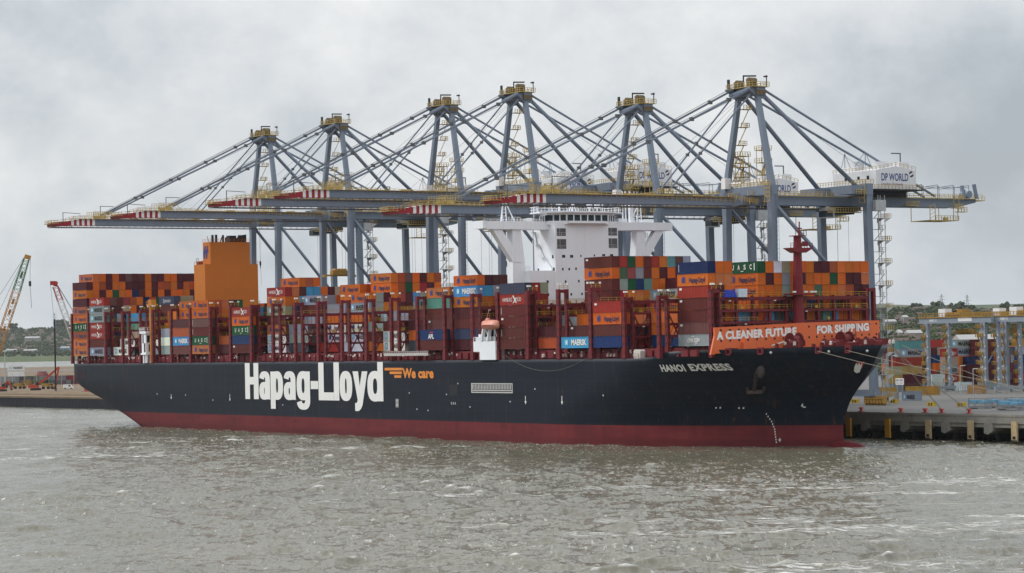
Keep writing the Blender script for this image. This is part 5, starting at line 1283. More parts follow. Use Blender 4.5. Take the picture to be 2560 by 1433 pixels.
# spreader hanging from the second crane
sb = MB(); sb.box(-6,6,-.5,.5,0,.6); sb.box(-6.2,-5.6,-1.2,1.2,-.3,.5); sb.box(5.6,6.2,-1.2,1.2,-.3,.5); sb.box(-3,3,-1.1,1.1,.6,2.0)
for x in (-1.8,-.6,.6,1.8): sb.tube((x,-1.3,2.1),(x,1.3,2.1),.6,10)
sb.box(4.8,5.0,-.1,.1,.6,2.2); sb.box(5.6,5.8,-.1,.1,.6,2.4)
SP_ = at(848, 691, 0, 72.5)
spr = empty('spreader', tuple(SP_), 'yellow container spreader hanging from ropes between crane legs behind the stacks', 'spreader')
for v in range(len(sb.v)): x,y,z = sb.v[v]; sb.v[v] = (y,x,z)
s_ = sb.build('lifting_frame', M_GOLD, spr, off=(0,0,0))
q = MB()
for x in (-1.2,1.2):
    for y in (-2,2): q.tube((x,y,2),(x,y,27),.05,4)
q.build('rope', M_ROPE, spr, off=(0,0,0))
hk = empty('crane_hook', tuple(at(651, 664, 1, 60)), 'small black hook block hanging on a wire ahead of the orange funnel', 'hook')
q = MB(); q.tube((0,0,0),(0,0,1.5),.35,8); q.bar((0,0,-1.0),(0,0,0),.2); q.build('block', M_BLK, hk, off=(0,0,0)); q = MB(); q.tube((0,0,1.5),(0,0,27.5),.07,4); q.tube((0.2,0,-1),(.5,0,-7),.05,4); q.build('wire', M_ROPE, hk, off=(0,0,0))
# ================================================================== quay
M_CONC = mat('quay_concrete', (0.125,0.124,0.118), 0.85, var=0.16, scale=0.06, spec=.3); M_CONW = mat('weathered_concrete', (0.25,0.24,0.21), 0.85, var=0.3, scale=0.3, streak=.5)
qd = MB(); qd.box(-60, 1200, 63.0, 520, 6.0, ZQ); tag(qd.build('quay_deck', M_CONC), kind='structure')
QX0 = -60
quay = empty('quay_wall', (400,63,0), 'concrete quay edge with dark open piled bays beneath, beyond the bow', 'quay wall')
q = MB(); q.box(QX0, 1200, 62.6, 63.4, 4.6, ZQ-.02); q.box(QX0,1200,62.5,62.6,6.25,6.6); q.box(QX0, 1200, 62.9, 66, 3.6, 4.6); q.build('edge_beam', M_CONW, quay)
q = MB(); q.box(QX0, 1200, 82, 83, -4, 6.0); q.build('back_wall', M_BLK, quay)
for k in range(-2, 9):
    x = 351.7+15*k+2.4
    q = MB(); q.prism([(x+1.2,62.62,4.6),(x+4.2,62.62,4.6),(x+4.2,62.62,2.7),(x+2.4,62.62,1.9),(x+1.2,62.62,2.2)], (0,9,0)); q.build('pile_cap', M_CONW, quay)
    q = MB()
    for yy in (66, 72): q = MB(); q.tube((x+2.5,yy,-4), (x+2.5,yy,4), .6, 8); q.build('pile', M_BLK, quay)
M_FY = mat('yellow_fender_face', (0.52,0.26,0.02), .6, var=.25, scale=.5, streak=.4); M_FT = mat('worn_fender_face', (0.47,0.36,0.21), .7, var=.3, scale=.7, streak=.6, rust=.2)
def fender(k):
    x = 351.7+15*k; y = 61.7
    f = empty('fender', (x,y,2.6), None, 'fender', 'fender panels along the quay wall')
    q = MB(); q.bar((x,y,5.2),(x,y,1.0),1.85,.5,up=(0,1,0)); q.box(x-.92,x+.92,y-.25,y+.25,.5,1.0); q.build('face_panel', M_FY if k < 2 else M_FT, f)
    q = MB(); q.tube((x,y+.25,3.2),(x,y+1.0,3.2),.8,10,.55); q.build('rubber_cone', M_BLK, f)
    q = MB()
    if k >= 2: q.box(x-.5,x+.5,y-.29,y-.25,1.0,1.7); q.box(x-.92,x+.92,y-.28,y-.25,.55,.8); q.build('tide_mark', M_BLK, f)
    return f
FL = {0:'yellow fender panel nearest the ship bow, under the quay edge', 1:'second yellow fender panel from the ship bow', 2:'tan weathered fender panel just right of the yellow ones', 3:'tan fender panel with dark number mark, second from right edge', 4:'tan and yellow fender panel nearest the right edge of the photo'}
for k in range(0, 5): tag(fender(k), FL[k])
M_BOL = mat('red_bollard_paint', (0.40,0.045,0.03), .6, var=.2)
BOLL = []
for px, py, lab in ((2153,1026,'red bollard on the quay edge closest to the ship bow'), (2252,1029,'red bollard on quay edge, second from the bow'), (2313,1030.5,'red bollard on quay edge between second bollard and first mooring rope'), (2354,1031.5,'red bollard holding the nearer pair of bow mooring ropes'), (2423,1033,'red bollard holding the farther pair of bow mooring ropes')):
    x = at(px, py, 1, 64.2).x; q = MB(); q.tube((x,64.2,ZQ),(x,64.2,ZQ+.75),.4,8,.32); q.tube((x,64.2,ZQ+.75),(x,64.2,ZQ+1.1),.7,8,.6); q.box(x-.8,x+.8,63.7,64.7,ZQ,ZQ+.15)
    thing_mesh(q,'bollard',M_BOL,(x,64.2,ZQ),lab,'bollard','bollards on the quay edge'); BOLL.append(x)
M_MR = mat('mooring_rope', (0.34,0.31,0.25), .8)
def rope(a, c, sag, label, r=.07):
    a = Vector(a); c = Vector(c); pts = [a.lerp(c, t/14)-Vector((0,0,sag*4*(t/14)*(1-t/14))) for t in range(15)]
    q = MB(); q.path(pts, r, 5); thing_mesh(q,'mooring_rope',M_MR,tuple(c),label,'rope','mooring ropes')
for d in (-.25,.25):
    rope((402.6,32+d,24.2), (BOLL[3]+d,64.2,ZQ+.9), .6, 'nearer pair strand of bow rope, %s, down to the fourth bollard' % ('left one' if d < 0 else 'right one'), .065)
    rope((403,31+d,24.1), (BOLL[4]+d,64.2,ZQ+.9), .8, 'farther pair strand of bow rope, %s, down to the fifth bollard' % ('left one' if d < 0 else 'right one'), .065)
fx = x_on_hull(2046,22.8); rope((fx,inset(fx,22.8)-.3,22.8), (452,64,ZQ+.9), 1.5, 'long rope from the starboard bow chock running ahead past the shield', .06)
fx = x_on_hull(2120,22.8); rope((fx,inset(fx,22.8)-.3,22.8), (470,64,ZQ+.9), 1.5, 'long rope from the foremost starboard chock running ahead of the bow', .06)
rope((396,41,23.8),(430,66,ZQ+.9),.8,'rope from the port bow dropping to the quay behind the sign',.06)
a_ = Vector((286,-.15,23.0)); c_ = Vector((326,-.15,22.6)); q = MB(); q.path([a_.lerp(c_,t/12)-Vector((0,0,4*4.1*(t/12)*(1-t/12))) for t in range(13)], .05, 4)
thing_mesh(q,'heaving_line',mat('thin_line',(.14,.14,.13),.7),(300,-.15,22),'thin slack line drooping down the dark hull below the middle stacks','rope')
# crates of lashing gear, barriers, flat racks near the edge
def world(px, py, z=ZQ): return at(px, py, 2, z)
M_YB = mat('yellow_block_paint', (0.50,0.33,0.03), .6, var=.2, scale=.7)
for px, py, lab in ((2329,1016,'yellow wheel stop block with black marks, nearer the bow'), (2404,1017,'yellow wheel stop block with black marks, farther from the bow'), (2235,1008,'yellow barrier block in front of the grey box beside crane bogie'), (2138,1008,'small yellow barrier left of the golden crane bogie')):
    p_ = world(px, py); w = 1.3
    e_ = empty('barrier_block', tuple(p_), lab, 'barrier', 'yellow barrier blocks on the quay')
    q = MB(); q.box(p_.x-w,p_.x+w,p_.y-.5,p_.y+.5,ZQ,ZQ+1.15); q.build('block', M_YB, e_)
    for dx in (-.65,.35):
        q = MB(); q.box(p_.x+dx,p_.x+dx+.4,p_.y-.53,p_.y-.5,ZQ+.15,ZQ+.95); q.build('black_mark', M_BLK, e_)
M_RACK = mat('steel_rack_grey', (0.20,0.21,0.22), .6, var=.3, scale=.6); M_RB = mat('rack_blue_sheet', (0.11,0.28,0.42), .6, var=.25, scale=.5)
rk = 0
for px, py, lab in ((2450,1022,'low grey flat rack with blue sheets, left end of the rack pile'), (2497,1020,'flat rack with blue sheets in the middle of the pile'), (2528,1026,'flat rack with blue sheets nearest the quay edge'), (2552,1019,'flat rack with blue sheets at the right edge of the photo')):
    p_ = world(px, py); e_ = empty('flat_rack', tuple(p_), lab, 'flat rack', 'flat racks stacked on the quay')
    q = MB(); L_ = 3.1+.4*rk
    q.box(p_.x-L_,p_.x+L_,p_.y-1.2,p_.y+1.2,ZQ+.25,ZQ+.7); q.box(p_.x-L_,p_.x-L_+.9,p_.y-1.2,p_.y+1.2,ZQ,ZQ+.25); q.box(p_.x+L_-.9,p_.x+L_,p_.y-1.2,p_.y+1.2,ZQ,ZQ+.25)
    q.box(p_.x-L_,p_.x+L_,p_.y-1.2,p_.y+1.2,ZQ+1.15,ZQ+1.4)
    for sx in (-1,1):
        for sy in (-1,1): q.bar((p_.x+sx*(L_-.1),p_.y+sy*1.1,ZQ+.6),(p_.x+sx*(L_-.1),p_.y+sy*1.1,ZQ+2.7),.14)
    q.bar((p_.x-L_,p_.y-1.1,ZQ+2.65),(p_.x+L_,p_.y-1.1,ZQ+2.65),.12); q.build('rack_frame', M_RACK, e_)
    q = MB(); q.box(p_.x-L_+.2,p_.x-.15,p_.y-1.0,p_.y+1.0,ZQ+1.42,ZQ+2.2); q.build('blue_cargo', M_RB, e_)
    q = MB(); q.box(p_.x+.25,p_.x+L_-.3,p_.y-1.0,p_.y+1.0,ZQ+1.42,ZQ+2.0); q.build('blue_cargo', M_RB, e_); rk += 1
# fence behind the crane lane
M_FEN = mat('grey_mesh_fence', (0.20,0.21,0.21), .6)
A_ = world(2305,984); C_ = world(2575,986)
q = MB(); d_ = C_-A_; nF = 46
for i in range(nF+1):
    p_ = A_+d_*(i/nF); q.bar((p_.x,p_.y,ZQ),(p_.x,p_.y,ZQ+2.9),.10)
for z_ in (.3,1.2,2.1,2.85): q.bar((A_.x,A_.y,ZQ+z_),(C_.x,C_.y,ZQ+z_),.05)
thing_mesh(q,'yard_fence',M_FEN,tuple(A_),'long thin grey post and wire fence between the quay and container yard','fence')
for i in (1,2,4,5,6):
    p_ = A_+d_*(i/8)+Vector((6,-4,0)); q = MB()
    for s_ in (-1.4,1.4): q.bar((p_.x+s_,p_.y,ZQ),(p_.x+s_,p_.y,ZQ+1.1),.06)
    q.bar((p_.x-1.4,p_.y,ZQ+1.1),(p_.x+1.4,p_.y,ZQ+1.1),.09); q.bar((p_.x-1.4,p_.y,ZQ+.6),(p_.x+1.4,p_.y,ZQ+.6),.07)
    thing_mesh(q,'guard_rail',M_GREYM,tuple(p_),'short pale guard rail standing at the back of the quay lane','guard rail','guard rails along the quay lane')
# sign and light poles
p_ = world(2250,985); sg = empty('sign_board', tuple(p_), 'white sign board with two lines of dark text on twin posts behind the grey boxes', 'sign')
q = MB(); q.box(p_.x-2.0,p_.x+2.0,p_.y-.05,p_.y+.05,ZQ+3.0,ZQ+5.1); q.build('board', M_STW, sg)
for dx in (-1.4,1.4):
    q = MB(); q.bar((p_.x+dx,p_.y+.1,ZQ),(p_.x+dx,p_.y+.1,ZQ+3.2),.14); q.build('post', M_GREYM, sg)
t = text_mesh('NO1 NO2', .62, 1, .03); a, c = mesh_w(t); q = MB(); q.v = [(p_.x-1.7+(v.co.x-a)*3.3/(c-a), p_.y-.07, ZQ+4.15+v.co.z) for v in t.vertices]; q.f = [tuple(f_.vertices) for f_ in t.polygons]; q.m = [0]*len(q.f)
t = text_mesh('Bravo Berth', .36, 1, .02); a, c = mesh_w(t); k = len(q.v); q.v += [(p_.x-1.6+(v.co.x-a)*3.2/(c-a), p_.y-.07, ZQ+3.4+v.co.z) for v in t.vertices]; q.f += [tuple(k+i for i in f_.vertices) for f_ in t.polygons]; q.m = [0]*len(q.f); q.build('lettering', M_TBLK, sg)
for px, py, h, lab in ((2219,990,13.5,'thick grey mast with lamp bracket just right of the bow'), (2232,985,12.5,'thin grey lamp post to the right of the thick mast'), (2402,985,9,'thin lamp post in front of the navy stack'), (2434,985,8,'thin lamp post in front of maroon boxes')):
    p_ = world(px, py); e_ = empty('lamp_post', tuple(p_), lab, 'lamp post')
    q = MB(); q.tube((p_.x,p_.y,ZQ),(p_.x,p_.y,ZQ+h),.28 if h > 13 else .14,6); q.build('post', M_GREYM, e_)
    q = MB(); q.bar((p_.x,p_.y,ZQ+h),(p_.x+1.5,p_.y+.8,ZQ+h+.1),.2); q.build('lamp_head', M_LAMP, e_)
# ---- container yard
ME40Y = ME40; ME20Y = ME20
def rotz(o, a): o.rotation_euler.z = a
YC = 0
def ybox(x, y, z, s, L_, lab, along='y'):
    """one yard box; along y shows its long side to the ship's bow"""
    o = bpy.data.objects.new('yard_container', ME40 if L_ > 10 else ME20); COL.objects.link(o); o.location = (x, y, z)
    if along == 'y': o.rotation_euler.z = -math.pi/2 if False else math.pi/2
    o.color = (*[v*rnd.uniform(.85,1.1) for v in CC[s[0]]], 1)
    tag(o, lab, 'container', 'containers stacked in the yard')
    if s[1:] in LET:
        l_ = bpy.data.objects.new('lettering', LET[s[1:]]); COL.objects.link(l_); l_.parent = o; l_.location = (0,-1.222,0)
        if L_ < 10: l_.scale = (.5,1,.8)
    return o
ymass = MB(); ymass_cols = []
def ystack(px, dep, L_, cols, where, th=2.86, n=None, hid=0):
    """stack whose lower front corner shows at the left pixel; colours listed from the top"""
    p_ = atd(px, 900, dep); n = n or len(cols)
    x = p_.x-1.22; y = p_.y+L_/2
    for i, s in enumerate(cols):
        z = ZQ+th*(n-1-i)
        if i >= n-hid:      # buried at the bottom of the stack
            n0 = len(ymass.f); ymass.box(x-1.2, x+1.2, y-L_/2+.03, y+L_/2-.03, z+.02, z+2.8); ymass_cols.extend([CC[s[0]]]*(len(ymass.f)-n0)); continue
        pos = 'top' if i == 0 else ('bottom' if i == n-1 else ORD[n-1-i]+' tier')
        lab = '%s %s-foot yard container%s, %s of stack %s' % (CNAME[s[0]], '40' if L_ > 10 else '20', ' in '+LETW[s[1:]] if s[1:] in LETW else '', pos, where)
        ybox(x, y, z, s, L_, lab)
ystack(2247, 905, 12.15, ['t','yMK','m','m','b','y'], 'by left gantry leg')
ystack(2230, 915, 12.15, ['m','m','b','m','e'], 'right of lamp mast', hid=2)
ystack(2276, 893, 6.05, ['z','m','m','e'], 'in front of teal box', hid=1)
ystack(2238, 880, 12.15, ['r','z','m','m'], 'behind white sign')
ystack(2222, 872, 6.05, ['e','z','y'], 'left of white sign')
ystack(2362, 880, 6.05, ['rHS','e','yMK','rHS','k'], 'between gantry legs')
ystack(2374, 910, 12.15, ['yMK','yMK','o','m','y','b'], 'behind red-topped stack', hid=4)
ystack(2437, 912, 12.15, ['m','b','b','m','m','b'], 'left of blue gantry leg', hid=4)
ystack(2398, 885, 6.05, ['o','o','z','w'], 'left of navy box', hid=1)
ystack(2419, 884, 12.15, ['n','m','m','m'], 'under gantry spreader')
ystack(2495, 893, 6.05, ['c','m','y','b'], 'right of slanted brace')
ystack(2500, 912, 12.15, ['k','y','b','m','m'], 'under right gantry')
ystack(2548, 890, 12.15, ['u','u','c','b'], 'at right edge')
ystack(2542, 915, 12.15, ['z','y','m','b','m','k'], 'behind right-edge navy', hid=4)
ystack(2455, 868, 12.15, ['y'], 'alone before maroon boxes')
ystack(2396, 868, 6.05, ['w'], 'alone beside lamp post')
ystack(2328, 870, 6.05, ['w','w'], 'beside left gantry leg')
for px, dep, s, lab in ((2255, 757, 'yMK', 'grey 20-foot container with black lettering standing alone on the quay lane'), (2197, 752, 'yMK', 'grey 20-foot container half hidden behind the golden crane bogie')):
    p_ = atd(px, 990, dep); o = ybox(p_.x+3.0, p_.y+1.2, ZQ, s, 6.05, lab, along='x')
for px, dep, lab in ((2263, 820,'yellow workshop container right of the white sign'), (2303,822,'second yellow workshop container with dark vent, right of sign'), (2418,826,'yellow workshop container in front of lamp post'), (2196,815,'yellow workshop container left of the white sign')):
    p_ = atd(px, 975, dep); o = ybox(p_.x+3.0, p_.y+1.2, ZQ, 'z', 6.05, lab, along='x')
yr_ = random.Random(17)
for px in range(2214, 2580, 15):      # the farther rows, showing only between the nearer stacks
    p_ = atd(px, 900, 955); nh = yr_.choice((4,5,5,6))
    for i in range(nh):
        n0 = len(ymass.f); x, y, z = p_.x-1.22, p_.y+6, ZQ+2.86*i; ymass.box(x-1.2, x+1.2, y-6.05, y+6.05, z+.02, z+2.8); ymass_cols.extend([CC[yr_.choice('mmmbborgyunke')]]*(len(ymass.f)-n0))
tag(colour_mass(ymass, ymass_cols, 'yard_container_stacks'), 'farther and buried container stacks of the yard, seen between nearer ones', 'containers', kind='stuff')
# ---- yard gantries
M_AG = mat('yard_gantry_grey', (0.25,0.29,0.345), .5, var=.1, scale=.3)
def gantry(label, first=False):
    r = empty('yard_gantry', (0,0,0), label, 'gantry crane', 'automated yard gantry cranes')
    W, B, H = 27.5, 9.5, 23.8
    for x in (0, W):
        for y in (0, B):
            q = MB(); q.bar((x,y,1.4),(x,y,H),1.0,1.15,up=(0,1,0)); q.build('leg', M_AG, r, off=(0,0,0))
        q = MB(); q.bar((x,-2,1.3),(x,B+2,1.3),1.1,1.0)
        for k in (-1.5,B+1.5): q.tube((x-.3,k,.4),(x+.3,k,.4),.4,8)
        q.build('sill_beam', M_AG, r, off=(0,0,0))
    for y in (0, B):
        q = MB(); q.box(-3.5,W+3.5,y-.6,y+.6,H-1.0,H+1.1); q.build('girder', M_AG, r, off=(0,0,0))
        q = MB(); q.rail([(-3.5,y-.7,H+1.15),(W+3.5,y-.7,H+1.15)],1.2,.08,1.4); q.box(-3.5,W+3.5,y-.9,y-.6,H+.8,H+1.15)
        q.build('walkway', M_GOLD, r, off=(0,0,0))
    q = MB(); q.bar((W-.2,-.2,8.0),(W+2.5,B*.5,17.5),.35); q.build('brace', M_CRL, r, off=(0,0,0))
    q = MB(); q.box(9,16,0,B,H+1.2,H+2.6); q.box(12,15.5,1,5,H+2.6,H+3.6); q.build('trolley', M_GOLD, r, off=(0,0,0))
    q = MB(); q.box(5,8.2,.4,3.4,H+1.2,H+3.8); q.build('control_cabin', M_STW, r, off=(0,0,0))
    q = MB(); q.tube((12.5,.6,H+2.6),(12.5,3.6,H+4.4),.7,8); q.build('cable_reel', M_BLK, r, off=(0,0,0))
    q = MB(); q.box(7.5,19.0,B/2-.5,B/2+.5,H-4.8,H-4.2); q.box(10,16,B/2-1.4,B/2+1.4,H-4.2,H-3.0); q.build('spreader', M_GOLD, r, off=(0,0,0))
    q = MB()
    for x in (10.5,15.5): q.tube((x,B/2,H-3),(x,B/2,H+1.2),.06,4)
    q.build('hoist_rope', M_ROPE, r, off=(0,0,0))
    for x, y in ((0,0),(0,B),(W,0),(W,B)):
        q = MB(); prev = None
        for k in range(7):
            z = 3+k*3.0; s_ = -1 if k % 2 else 1
            q.box(x-.9-1.3,x-.5,y-1.0,y+1.0,z-.08,z+.06); q.rail([(x-2.2,y-1,z),(x-2.2,y+1,z)],1.1,.10,.8); q.rail([(x-2.2,y-1,z),(x-.5,y-1,z)],1.1,.10,.8)
            if prev is not None: q.bar((x-1.3,y-.8*s_,prev),(x-1.3,y+.8*s_,z),.5,.16)
            prev = z
        q.build('ladder', M_GOLD, r, off=(0,0,0))
    q = MB()
    for x, y in ((0,-.7),(0,B-.7),(W,-.7)):
        for k in range(5): q.box(x+.3,x+.75,y-.1,y+.1,4+k*3.6,4.4+k*3.6)
    build_pieces(q, 'flood_lamp', M_LAMP, r, .1)
    q = MB(); q.box(15.5,22,-.64,-.61,H-.5,H+.9); q.build('sign_panel', M_STW, r, off=(0,0,0))
    t = text_mesh('ARMG 18', .9, 1, .02); a, c = mesh_w(t); q = MB(); q.v = [(1.5+(v.co.x-a)*3.6/(c-a),-.63,H-.4+v.co.z) for v in t.vertices]; q.f = [tuple(f_.vertices) for f_ in t.polygons]; q.m = [0]*len(q.f); q.build('lettering', M_STW, r, off=(0,0,0))
    return r
g1 = gantry('blue-grey yard gantry crane with yellow walkway, standing over the red-topped stack')
p_ = atd(2321, 900, 862); g1.location = (p_.x, p_.y, ZQ)
g2 = copy_tree(g1); g2.location = (p_.x+31.5, p_.y+2, ZQ); tag(g2, 'blue-grey yard gantry crane cut off by the right edge of the photo')
g3 = copy_tree(g1); g3.location = (p_.x+0.6, p_.y+24, ZQ); tag(g3, 'yard gantry crane partly hidden behind the nearer one')
# ================================================================== left shore
def px_ground(px, dep, z): p_ = atd(px, 900, dep); return Vector((p_.x, p_.y, z))
LZ = 5.0
M_SAND = mat('dredged_sand', (0.155,0.115,0.075), .95, var=.35, scale=.05, spec=.2); M_SHEET = mat('sheet_pile_steel', (0.020,0.022,0.032), .6, var=.25, streak=.3)
q = MB(); q.v = [(-2400,104.2,LZ),(-59,104.2,LZ),(-59,700,LZ),(-600,900,LZ),(-1500,1350,LZ),(-2400,1800,LZ)]; q.f = [(0,1,2,3,4,5)]; q.m = [0]
tag(q.build('reclaimed_land', M_SAND), kind='structure')
q = MB(); x = -700.0
while x < -60:
    q.prism([(x,103.6,-3),(x+.5,103.1,-3),(x+1.1,103.1,-3),(x+1.6,103.6,-3),(x+1.6,104.2,-3),(x,104.2,-3)], (0,0,3+LZ-.6)); x += 1.6
wall_ = empty('sheet_pile_wall', (-300,103.6,0), 'dark corrugated sheet pile wall along the sandy shore left of the stern', 'quay wall')
q.build('sheet_piling', M_SHEET, wall_); q = MB(); q.box(-700,-59.5,102.9,104.6,LZ-.6,LZ+.15); q.build('capping_beam', M_SAND, wall_)
rs = random.Random(5)
# sand heaps along the shore
for i, (px, dep, w, h) in enumerate(((60,1300,36,1.6),(150,1260,30,1.9),(215,1230,26,1.7))):
    c = px_ground(px, dep, LZ); q = MB(); q.ball(c, w, w*.33, h, 16, 8)
    thing_mesh(q,'sand_heap',M_SAND,tuple(c),['low sand heap in front of the red excavator','low sand heap beside the ship stern','sand heap right against the ship stern'][i],'sand heap',smooth=True)
def lattice(mb, a, c, w, n, r, w2=None, cr=None):
    a = Vector(a); c = Vector(c); d = (c-a).normalized(); u = Vector((CR.x,CR.y,0)).normalized(); u = (u-d*u.dot(d)).normalized(); v = d.cross(u); w2 = w2 or w; cr = cr or r*.6
    P_ = []
    for i in range(n+1):
        t = i/n; ww = (w+(w2-w)*t)/2; o = a.lerp(c,t); P_.append([o+u*ww+v*ww, o-u*ww+v*ww, o-u*ww-v*ww, o+u*ww-v*ww])
    for i in range(n):
        for k in range(4):
            mb.bar(P_[i][k], P_[i+1][k], r*2); k2 = (k+1)%4
            mb.bar(P_[i][k if i%2 else k2], P_[i+1][k2 if i%2 else k], cr*2)
    return P_
M_LY = mat('crane_boom_yellow', (0.42,0.20,0.03), .6, var=.3); M_LG = mat('crane_boom_green', (0.045,0.16,0.06), .6, var=.3); M_LR = mat('crane_boom_red', (0.36,0.03,0.03), .6, var=.2); M_LW = mat('crane_boom_pale', (0.50,0.47,0.42), .6, var=.2)
def crawler(loc, mt_, root, u):
    x, y, z = loc
    for s in (-1,1):
        q = MB(); q.box(x-4.5,x+4.5,y+s*3-.6,y+s*3+.6,z,z+1.3); q.build('crawler_track', M_BLK, root)
    q = MB(); q.box(x-4,x+5,y-2.2,y+2.2,z+1.3,z+4.2); q.build('machinery_deck', mt_, root)
    q = MB(); q.box(x+2.5,x+4.6,y-3.4,y-2.2,z+2.0,z+4.4); q.build('operator_cab', M_GREYM, root)
g0 = px_ground(-40, 1330, LZ)
lc = empty('crawler_crane', tuple(g0), 'tall yellow lattice boom crane with green upper boom at the left edge', 'crane')
crawler(g0, M_LY, lc, 1)
tip = atd(66, 648, 1330); mid = g0.lerp(tip, .765); foot = g0+Vector((0,0,2.5))
q = MB(); lattice(q, foot, mid, 3.6, 22, .16, 3.6); 
for t_ in (.2,.34,.47,.6,.68): 
    o_ = foot.lerp(mid, t_/ .765 if t_<.76 else 1); q.bar(o_-(tip-foot).normalized()*1.4, o_+(tip-foot).normalized()*1.4, 3.0, .5)
q.build('lower_boom', M_LY, lc)
q = MB(); lattice(q, mid, tip, 3.6, 9, .16, 2.6); o_ = mid.lerp(tip,.5); q.bar(o_-(tip-foot).normalized()*1.6, o_+(tip-foot).normalized()*1.6, 2.6, .5); q.build('upper_boom', M_LG, lc)
q = MB(); h1 = atd(62,641,1330); h2 = atd(76,645,1330); q.bar(h1,h2,1.6,2.2); q.build('boom_head', M_LY, lc)
q = MB(); hb_ = atd(75,709,1330); q.tube(h2,hb_,.09,4); q.tube(hb_, atd(79,770,1330), .12,4); bk_ = atd(-60, 830, 1338); q.tube(h1, bk_, .1, 4); q.tube(h1, bk_+Vector((4,6,0)), .1, 4); q.build('rope', M_ROPE, lc)
q = MB(); q.bar(hb_-Vector((0,0,1.4)), hb_+Vector((0,0,1.2)), 1.0); q.build('hook_block', M_BLK, lc)
g0 = px_ground(228, 1262, LZ)
lc2 = empty('crawler_crane', tuple(g0), 'pale lattice boom crane with red head leaning left behind the stern', 'crane'); crawler(g0, M_LR, lc2, -1)
foot = g0+Vector((0,0,2.5)); tip = atd(138, 716, 1262); q = MB(); lattice(q, foot, foot.lerp(tip,.86), 2.6, 24, .12, 2.6); q.build('lower_boom', M_LW, lc2)
q = MB(); lattice(q, foot.lerp(tip,.86), tip, 2.6, 4, .14, 2.2); q.build('upper_boom', M_LR, lc2)
q = MB(); h1 = atd(126,708,1262); q.bar(atd(141,708,1262), h1, 1.8, 2.0); q.bar(tip, atd(140,704,1262), 2.2, 1.2); q.build('boom_head', M_LR, lc2)
q = MB(); q.tube(h1, atd(135,799,1262), .08, 4); q.tube(atd(141,708,1262), atd(262,905,1262), .09, 4); q.tube(atd(143,712,1262), atd(255,905,1262), .09, 4); q.build('rope', M_ROPE, lc2)
q = MB(); a = atd(136,798,1262); c = px_ground(138.5, 1262, LZ-1); q.tube(a, c, .42, 8); thing_mesh(q,'steel_pile',M_BLK,(c.x,c.y,LZ),'black steel pile standing upright under the red-headed crane','pile')
# ---- site plant
def excavator(px, dep, mt_, label, pts, sc=1.0):
    g = px_ground(px, dep, LZ); r = empty('excavator', tuple(g), label, 'excavator'); rt = Vector((CR.x,CR.y,0)).normalized(); bk = Vector((CD.x,CD.y,0)).normalized()
    def W_(a, b_, c): return g+rt*a*sc+bk*b_*sc+Vector((0,0,c*sc))
    for s in (-1.3,1.3):
        q = MB(); q.bar(W_(-2.4,s,.55),W_(2.4,s,.55),.8*sc,1.1*sc); q.build('crawler_track', M_BLK, r)
    q = MB(); q.bar(W_(-3.4,0,2.0),W_(1.6,0,2.0),3.0*sc,1.6*sc); q.build('body', mt_, r)
    q = MB(); q.bar(W_(.2,-1.0,3.3),W_(1.7,-1.0,3.3),1.2*sc,1.5*sc); q.build('operator_cab', M_GLASS, r)
    q = MB()
    for a, c in zip(pts[:-2], pts[1:-1]): q.bar(W_(a[0],0,a[1]),W_(c[0],0,c[1]),.8*sc,1.0*sc)
    q.build('boom', mt_, r); q = MB(); a, c = pts[-2], pts[-1]; q.bar(W_(a[0],0,a[1]),W_(c[0],0,c[1]),.55*sc,.8*sc); q.build('stick', mt_, r)
    q = MB(); q.bar(W_(c[0]-.6,0,c[1]-.5),W_(c[0]+.5,0,c[1]-.2),1.2*sc,.9*sc); q.build('bucket', M_BLK, r)
M_EX = mat('excavator_red', (0.42,0.055,0.025), .55, var=.2)
excavator(88, 1415, M_EX, 'red excavator with long folded boom on the sand left of the stern', [(1.0,2.8),(4.5,5.2),(11.2,10.8),(11.8,11.4),(9.6,1.2)], 1.1)
excavator(4, 1400, M_EX, 'red excavator cut by the left edge of the photo', [(1.0,2.6),(2.6,5.0),(3.4,5.4),(5.2,1.4)], 1.0)
def dumper(px, dep, mt_, label, tall=0):
    g = px_ground(px, dep, LZ); r = empty('dump_truck', tuple(g), label, 'dump truck'); rt = Vector((CR.x,CR.y,0)).normalized(); bk = Vector((CD.x,CD.y,0)).normalized()
    W_ = lambda a, b_, c: g+rt*a+bk*b_+Vector((0,0,c))
    for a in (-2.4,.4,2.6):
        q = MB(); q.tube(W_(a,-1.2,.8),W_(a,1.2,.8),.8,10); q.build('wheel', M_BLK, r)
    q = MB(); q.prism([W_(-3.6,-1.3,3.2+tall),W_(-3.0,-1.3,1.5),W_(.8,-1.3,1.5),W_(1.2,-1.3,3.2+tall)], bk*2.6); q.build('dump_body', mt_, r)
    q = MB(); q.prism([W_(1.5,-1.1,1.0),W_(3.8,-1.1,1.0),W_(3.6,-1.1,2.2),W_(2.9,-1.1,3.2),W_(1.5,-1.1,3.2)], bk*2.2); q.build('cab', mt_, r)
    q = MB(); q.prism([W_(2.0,-1.14,2.2),W_(3.2,-1.14,2.2),W_(2.8,-1.14,3.0),W_(2.0,-1.14,3.0)], bk*2.28); q.build('window', M_GLASS, r)
dumper(48, 1480, M_GOLD, 'yellow dump truck on the sand between the two red excavators'); dumper(72, 1530, mat('dusty_ochre',(.25,.15,.06),.7,var=.2), 'dusty ochre dump truck heaped high behind the yellow one', 1.2)
dumper(25, 1520, mat('site_black',(.05,.05,.055),.6), 'black and white dump truck behind the left excavator'); dumper(118, 1450, M_GOLD, 'yellow dump truck beneath the long red excavator boom')
g = px_ground(170, 1440, LZ); rt = Vector((CR.x,CR.y,0)).normalized(); bk = Vector((CD.x,CD.y,0)).normalized()
